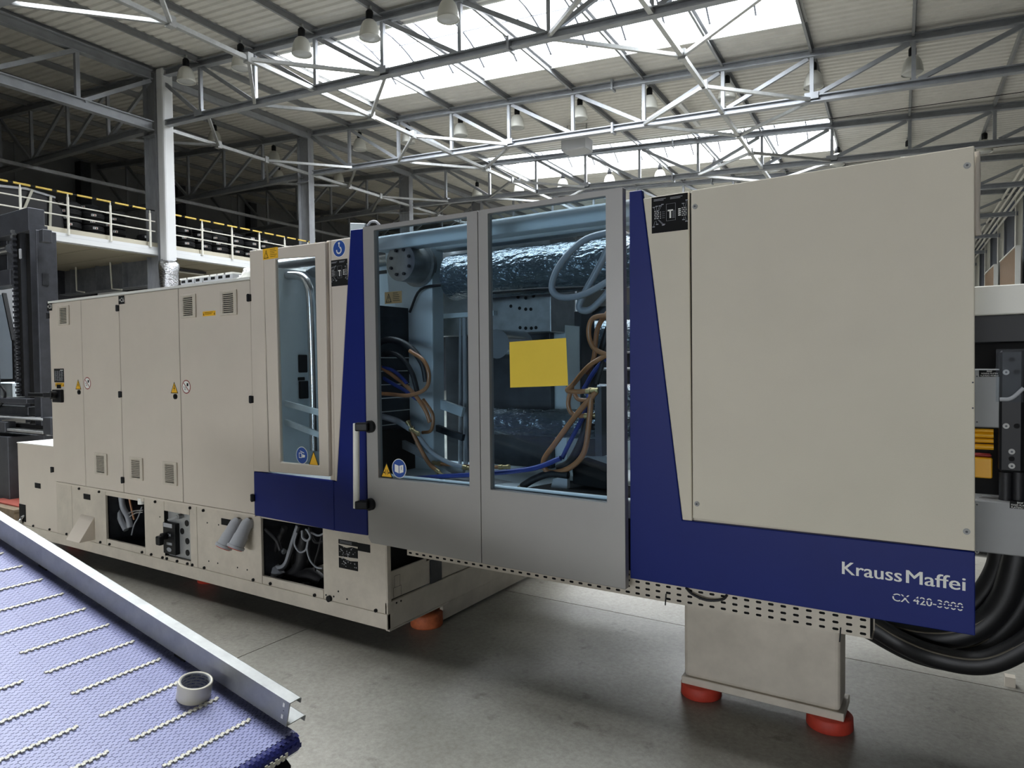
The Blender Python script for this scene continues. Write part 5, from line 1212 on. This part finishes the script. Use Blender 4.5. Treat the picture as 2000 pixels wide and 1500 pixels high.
kb('lift_cylinder', -20, 450, 16, 560, YK + .2, .12, 'dsteel')
mb = MB(); a = PY(5, 486, YK + .1); mb.cyl((a.x - .5, YK + .15, a.z), (a.x + .1, YK + .15, a.z), .06, 14); mb.build('cylinder_rod', 'chrome', fk)
ch = MB(); a, b = PY(17, 450, YK + .02), PY(37, 775, YK + .02); ch.box(a.x, b.x, YK + .08, YK + .1, b.z, a.z); ch = ch.build('chain_backing', 'matt', fk)
n = 62
for k in range(n):
    z = a.z - (a.z - b.z) * (k + .5) / n; q = .45 * (a.z - b.z) / n; x0 = a.x + .04 + .03 * (k % 2); x1 = b.x - .04 + .02 * (k % 2)
    mb = MB(); mb.box(x0, x1, YK + .02, YK + .06, z - q, z + q); mb.build('chain_link', 'steel' if k < 3 else 'iron', ch)
kb('hose_guard', 36, 486, 39.5, 505, YK + .03, .02, 'bin')
kb('tilt_bar', -60, 540, 20, 556, YK + .1, .1, 'iron'); kb('carriage_bar', -60, 775, 52, 789, YK - .02, .1, 'iron'); kb('carriage_plate', -60, 789, 55, 812, YK + .06, .1, 'dsteel')
kb('fork_bar', -60, 812, 82, 819, YK - .1, .2, 'galv'); kb('fork_bar', -60, 835, 84, 843, YK - .12, .14, 'galv'); kb('carriage_plate', -60, 820, 84, 850, YK + .03, .1, 'matt')
kb('fork', 83, 815, 100, 850, YK - .12, .12, 'iron'); kb('fork', -8, 823, 10, 845, YK - .14, .12, 'iron')
kb('load_block', -60, 846, 19, 985, YK - .16, .4, 'iron', lab='dark steel plate below the carriage')
kb('axle_block', 10, 900, 33, 985, YK + .1, .3, 'matt'); 
for v in (870, 905, 935): kb('rail_end', 18, v, 34, v + 5, YK - .02, .1, 'bin')
mb = MB(); a = PY(27, 968, YK + .3); mb.cyl((a.x - .2, YK + .35, ZF + .32), (a.x + .1, YK + .35, ZF + .32), .32, 28); mb.build('wheel', 'tyre', fk)
cg = MB(); cg.prism(pp([(-60, 580), (8, 575), (26, 660), (28, 745), (-60, 748)], YK + .5), (0, .01, 0)); cg.build('cab_pane', 'cabg', fk)
mb = MB(); mb.bar(PY(8, 573, YK + .48), PY(27, 665, YK + .48), .05, .03); mb.bar(PY(-60, 748, YK + .48), PY(30, 742, YK + .48), .05, .03); mb.bar(PY(27, 665, YK + .48), PY(29, 745, YK + .48), .05, .03); mb.build('cab_frame', 'black', fk)
kb('cab_body', -60, 748, 24, 776, YK + .5, .6, 'mint'); kb('cab_back', -60, 560, 30, 740, YK + 1.3, .05, 'bin')
mb = MB(); mb.tube(spline([PY(-20, 742, YK + .05), PY(4, 756, YK), PY(10, 772, YK), PY(2, 790, YK), PY(-20, 800, YK + .05)], 5), .016, 8); mb.build('mast_hose', 'black', fk)
mb = MB(); k = PY(90, 548, YK + .1); mb.box(k.x - .06, k.x + .03, YK + .05, YK + .12, k.z - .06, k.z + .08); mb.build('tilt_clamp', 'dsteel', fk)
# second vehicle glimpsed between mast and cabinet
v2 = thing('stored_machine', 'pale metal machine glimpsed between the forklift mast and the cabinet', 'machine', (-11, 6, 0))
for (u0, v0, u1, v1, m) in ((78, 640, 110, 648, 'bin'), (78, 655, 110, 660, 'bin'), (80, 730, 110, 734, 'bin'), (78, 745, 110, 830, 'matt'), (78, 632, 110, 640, 'iron')):
    a, b = PY(u0, v0, 6.2), PY(u1, v1, 6.2); mb = MB(); mb.box(a.x, b.x, 6.2, 6.5, b.z, a.z); mb.build('bar', m, v2)
mb = MB(); mb.tube([PY(96, 665, 6.0), PY(90, 690, 6.0), PY(84, 725, 6.0), PY(83, 760, 6)], .14, 12); mb.build('duct', 'galv', v2)
mb = MB(); mb.tube([PY(84, 800, 6.0), PY(95, 795, 6.0), PY(98, 815, 6.0), PY(97, 850, 6.0)], .06, 10); mb.build('duct', 'steel', v2)
mb = MB(); a = PY(70, 800, 6.4); mb.box(a.x, a.x + 3, 6.4, 7.4, ZF, 1.1); mb.build('base', 'iron', v2)
# pallet with red board on the floor
pt = thing('pallet', 'worn grey pallet with a red board on the floor at the left edge', 'pallet', (-9.5, 3.6, ZF))
for k in range(4):
    mb = MB(); mb.box(-10.8, -8.9, 3.50 + .21 * k, 3.67 + .21 * k, ZF + .10, ZF + .125); mb.build('deck_board', 'pallet', pt)
for y in (3.50, 3.8, 4.15):
    mb = MB(); mb.box(-10.8, -8.91, y, y + .1, ZF, ZF + .10); mb.build('runner', 'pallet', pt)
mb = MB(); mb.box(-9.8, -8.95, 3.6, 4.1, ZF + .125, ZF + .14); mb.build('red_board', 'brick', pt)

# ================================================================== CONVEYOR in the foreground
CN = Vector((0.2221, 0.0222, 0.9748)).normalized(); CE = Vector((0.973, 0.0545, -0.2229)); CE = (CE - CN * CE.dot(CN)).normalized(); CT = CN.cross(CE)
CO = Vector((-1.558, 1.253, 0.592))
def CB(s, t=None, n=None):
    if t is None: s, t, n = s
    return CO + CE * s + CT * t + CN * n
PITCH_R = .0152; TOOTH = .1525 / 9; AMP = .0026; MODL = .1525; TH = .006
cv_ = thing('belt_conveyor', 'blue modular belt conveyor with ivory strips in the foreground', 'conveyor', CB(-.5, -.5, 0))
def wave(n): return [(i * TOOTH / 2, AMP if i % 2 else -AMP) for i in range(n)]
def mod_mesh(L, pitch, top, cw):            # one belt row module: both long edges step in and out so that rows interlock
    n = int(round(L / (TOOTH / 2))); hi = []; lo = []
    for i in range(n):
        t0, t1 = i * TOOTH / 2, (i + 1) * TOOTH / 2; o = AMP if i % 2 else -AMP
        if i == 0: t0 += .0004
        if i == n - 1: t1 -= .0004
        hi += [(pitch / 2 - cw + o, t0), (pitch / 2 - cw + o, t1)]; lo += [(-pitch / 2 + o, t0), (-pitch / 2 + o, t1)]
    vs = [(s, t, top) for s, t in hi] + [(s, t, top) for s, t in lo]; m = len(hi)
    vs += [(s, t, top - TH) for s, t in hi] + [(s, t, top - TH) for s, t in lo]; fs = []
    for i in range(0, m, 2): fs.append((i, i + 1, m + i + 1, m + i))
    for i in range(m - 1):
        fs.append((i + 1, i, 2 * m + i, 2 * m + i + 1)); fs.append((m + i, m + i + 1, 3 * m + i + 1, 3 * m + i))
    fs += [(0, m, 3 * m, 2 * m), (2 * m - 1, m - 1, 3 * m - 1, 4 * m - 1)]
    return vs, fs
MV, MF = mod_mesh(MODL, PITCH_R, 0, .0017)
HV, HF = mod_mesh(TOOTH * 4, PITCH_R, 0, .0017)
rows = [.0190 - PITCH_R * k for k in range(150)]
def mesh_of(name, V, Fc, m):
    me = bpy.data.meshes.new(name); me.from_pydata([tuple(CE * s + CT * t + CN * n_) for s, t, n_ in V], [], Fc); me.materials.append(M[m]); return me
ME = mesh_of('belt_module', MV, MF, 'belt')
cells = []
for i, s in enumerate(rows):
    t = 0.012 - (TOOTH * 4 if i % 2 else 0)
    while t > -1.2:
        cells.append((s, t - MODL)); t -= MODL
eye_d = lambda c: (CB(c[0], c[1] + MODL / 2, 0) - EYE).length
def onscreen(c):
    d = CB(c[0], c[1] + MODL / 2, 0) - EYE; z = d.dot(FWD); return z > 0 and d.dot(RGT) / z > -.79 and d.dot(UPV) / z > -.60
cells.sort(key=lambda c: (not onscreen(c), eye_d(c)))
base = WL[cv_.name]
for c in cells[:300]:
    o = bpy.data.objects.new('belt_module', ME); COL.objects.link(o); o.parent = cv_; o.location = CB(c[0], c[1], 0) - base
mb = MB(CB)
for c in cells[300:]: mb.add([(c[0] + s, c[1] + t, n_) for s, t, n_ in MV], MF)
mb.build('belt_far_modules', 'belt', cv_, kind='stuff')
mb = MB(CB)
for i in range(1, len(rows), 2):            # half modules at the edge of every other row
    s = rows[i]; mb.add([(s + a, 0.012 - TOOTH * 4 + b, n_) for a, b, n_ in HV], HF)
mb.build('belt_edge_pieces', 'belt', cv_, kind='stuff')
mb = MB(CB); mb.box(-2.3, .022, -1.25, .01, -.016, -.0045); mb.build('belt_underlay', 'belt_shade', cv_)  # dark sheet under the belt so the row gaps look shaded
# belt turning over the nose roller
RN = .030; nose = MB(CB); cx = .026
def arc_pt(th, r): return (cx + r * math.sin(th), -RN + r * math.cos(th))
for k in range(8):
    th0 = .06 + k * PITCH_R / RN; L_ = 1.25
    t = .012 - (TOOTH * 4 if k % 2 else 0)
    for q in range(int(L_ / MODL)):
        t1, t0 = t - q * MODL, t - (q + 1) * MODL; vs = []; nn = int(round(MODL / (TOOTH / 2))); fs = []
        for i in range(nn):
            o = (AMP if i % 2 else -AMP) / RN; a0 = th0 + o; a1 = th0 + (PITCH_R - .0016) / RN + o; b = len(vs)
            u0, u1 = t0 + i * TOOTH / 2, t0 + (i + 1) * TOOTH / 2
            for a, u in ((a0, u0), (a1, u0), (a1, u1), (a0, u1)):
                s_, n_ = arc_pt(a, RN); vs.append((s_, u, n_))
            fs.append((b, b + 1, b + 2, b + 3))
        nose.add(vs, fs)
nose.build('belt_nose_modules', 'belt_shade', cv_, kind='stuff')  # same belt, its shade at the nose put into the colour
mb = MB(CB); prof = [arc_pt(.02 + PI * 1.05 * i / 14, RN - .003) for i in range(15)]
mb.prism([(s, .010, n_) for s, n_ in prof], (0, -1.26, 0)); mb.build('nose_bar', 'belt_shade', cv_)
# ivory strips across the belt
def strip_mesh(t0, t1):
    n = int(round((t1 - t0) / (TOOTH / 2))); V = []; Fc = []
    for i in range(n):
        a, b = i * TOOTH / 2, (i + 1) * TOOTH / 2; o = AMP if i % 2 else -AMP; h = .0045 if i % 2 else .0035; k = len(V)
        s0, s1 = -PITCH_R * .36 + o, PITCH_R * .36 + o
        V += [(s0, a, 0), (s1, a, 0), (s1, b, 0), (s0, b, 0), (s0 + .001, a, h), (s1 - .001, a, h), (s1 - .001, b, h), (s0 + .001, b, h)]
        Fc += [(4, 5, 6, 7), (0, 1, 5, 4), (1, 2, 6, 5), (2, 3, 7, 6), (3, 0, 4, 7)] if k == 0 else [tuple(q + k for q in f) for f in ((4, 5, 6, 7), (0, 1, 5, 4), (1, 2, 6, 5), (2, 3, 7, 6), (3, 0, 4, 7))]
    return V, Fc
SV, SF = strip_mesh(-.303, -.038); SM = mesh_of('friction_strip', SV, SF, 'strip')
for k in range(15):
    s = -.0965 - .1365 * k
    for t0 in (-.303, -.622, -.941):
        o = bpy.data.objects.new('friction_strip', SM); COL.objects.link(o); o.parent = cv_; o.location = CB(s, t0, 0) - base
mb = MB(CB); th = (.0402 - cx + .0152) / RN + .55
for t0 in (-.303, -.622, -.941):
    for i in range(31):
        a, b = t0 + i * TOOTH / 2, t0 + (i + 1) * TOOTH / 2; o = (AMP if i % 2 else -AMP) / RN; vs = []
        for tt in (th - .2 + o, th + .2 + o):
            for r in (RN, RN + .0045):
                for u in (a, b):
                    s_, n_ = arc_pt(tt, r); vs.append((s_, u, n_))
        mb.add(vs, [(2, 3, 7, 6), (0, 2, 6, 4), (1, 5, 7, 3), (0, 1, 3, 2), (4, 6, 7, 5)])
mb.build('nose_strips', 'strip', cv_, kind='stuff')
# frame under the belt
mb = MB(CB); mb.prism([(-2.3, -.012, -.02), (.02, -.012, -.06), (.055, -.012, -.075), (.06, -.012, -.16), (-2.3, -.012, -.16)], (0, -1.2, 0)); mb.build('frame_box', 'matt', cv_, bevel=.004)
mb = MB(CB); mb.box(-2.3, -.02, -.004, .02, -.10, -.012); mb.build('edge_strip', 'matt', cv_)
for s, t in ((-.15, -.1), (-.15, -1.0), (-2.0, -.1), (-2.0, -1.0)):
    p = CB(s, t, -.1); mb = MB(); mb.box(p.x - .03, p.x + .03, p.y - .03, p.y + .03, ZF, p.z); mb.build('leg', 'iron', cv_)
# galvanised side rail lying along the belt edge
rl = thing('side_rail', 'long galvanised steel channel lying along the edge of the blue belt', 'rail', CB(-.8, 0, .01))
e = .003; z0, z1 = .013, .085
prof = [(-.006, z0), (-.006, z1), (.032, z1), (.038, z1 - .004), (.038, z1 - .018), (.035, z1 - .018), (.035, z1 - .006), (.030, z1 - e), (-.003, z1 - e), (-.003, z0 + e), (.062, z0 + e), (.067, z0), (.067, z0 - .016), (.064, z0 - .016), (.064, z0 - .002), (.060, z0)]
mb = MB(CB); mb.prism([(.006, t, n_) for t, n_ in prof], (-2.6, 0, 0)); ch_ = mb.build('channel', 'galvr', rl)
for n_ in (.070, .035):
    mb = MB(CB); mb.box(-.018, -.011, -.0068, -.0058, n_ - .006, n_ + .006); mb.build('slot', 'white', rl)
mb = MB(CB); mb.box(-.0135, -.0115, -.0068, -.0058, .052, .054); mb.build('rivet', 'black', rl)
for s in (-.5, -1.3, -2.1):
    mb = MB(CB); mb.box(s, s + .05, 0, .04, -.02, .0105); mb.build('shim', 'black', rl)
# roll of tape
tc = CB(-.288, -.083, .0005); R0_, R1_, HT = .046, .0385, .049
tp = thing('tape_roll', 'roll of ivory packing tape standing on the blue belt', 'tape', tc)
def on_axis(mb): mb.v = [tc + CE * v.x + CT * v.y + CN * v.z for v in mb.v]; return mb
mb = MB(); mb.lathe([(R1_ + .0015, .0), (R0_, .0), (R0_ + .0006, .002), (R0_ + .0006, HT - .002), (R0_, HT), (R1_ + .0015, HT), (R1_ + .0015, 0)], 48); on_axis(mb).build('tape', 'tape', tp)
mb = MB(); mb.lathe([(R1_, 0), (R1_ + .0015, 0), (R1_ + .0015, HT - .0003), (R1_, HT - .0003), (R1_, 0)], 48); co = on_axis(mb).build('core', 'core', tp)
mb = MB(); v, f, (xa_, xb_, ya_, yb_) = text_geo('SMART', .01); w = .0225; sc = w / (xb_ - xa_)
for r_ in range(5):
    for k in range(9):
        vs = []
        for x, y in v:
            a = (k * .70 + r_ * .35 + ((x - xa_) * sc + (y - ya_) * sc * .25) / R1_); z = HT - .005 - r_ * .009 - (y - ya_) * sc * .72
            vs.append((math.cos(a) * (R1_ - .0003), math.sin(a) * (R1_ - .0003), z))
        mb.add(vs, [q[::-1] for q in f] + list(f))
on_axis(mb).build('core_print', 'ink', co)
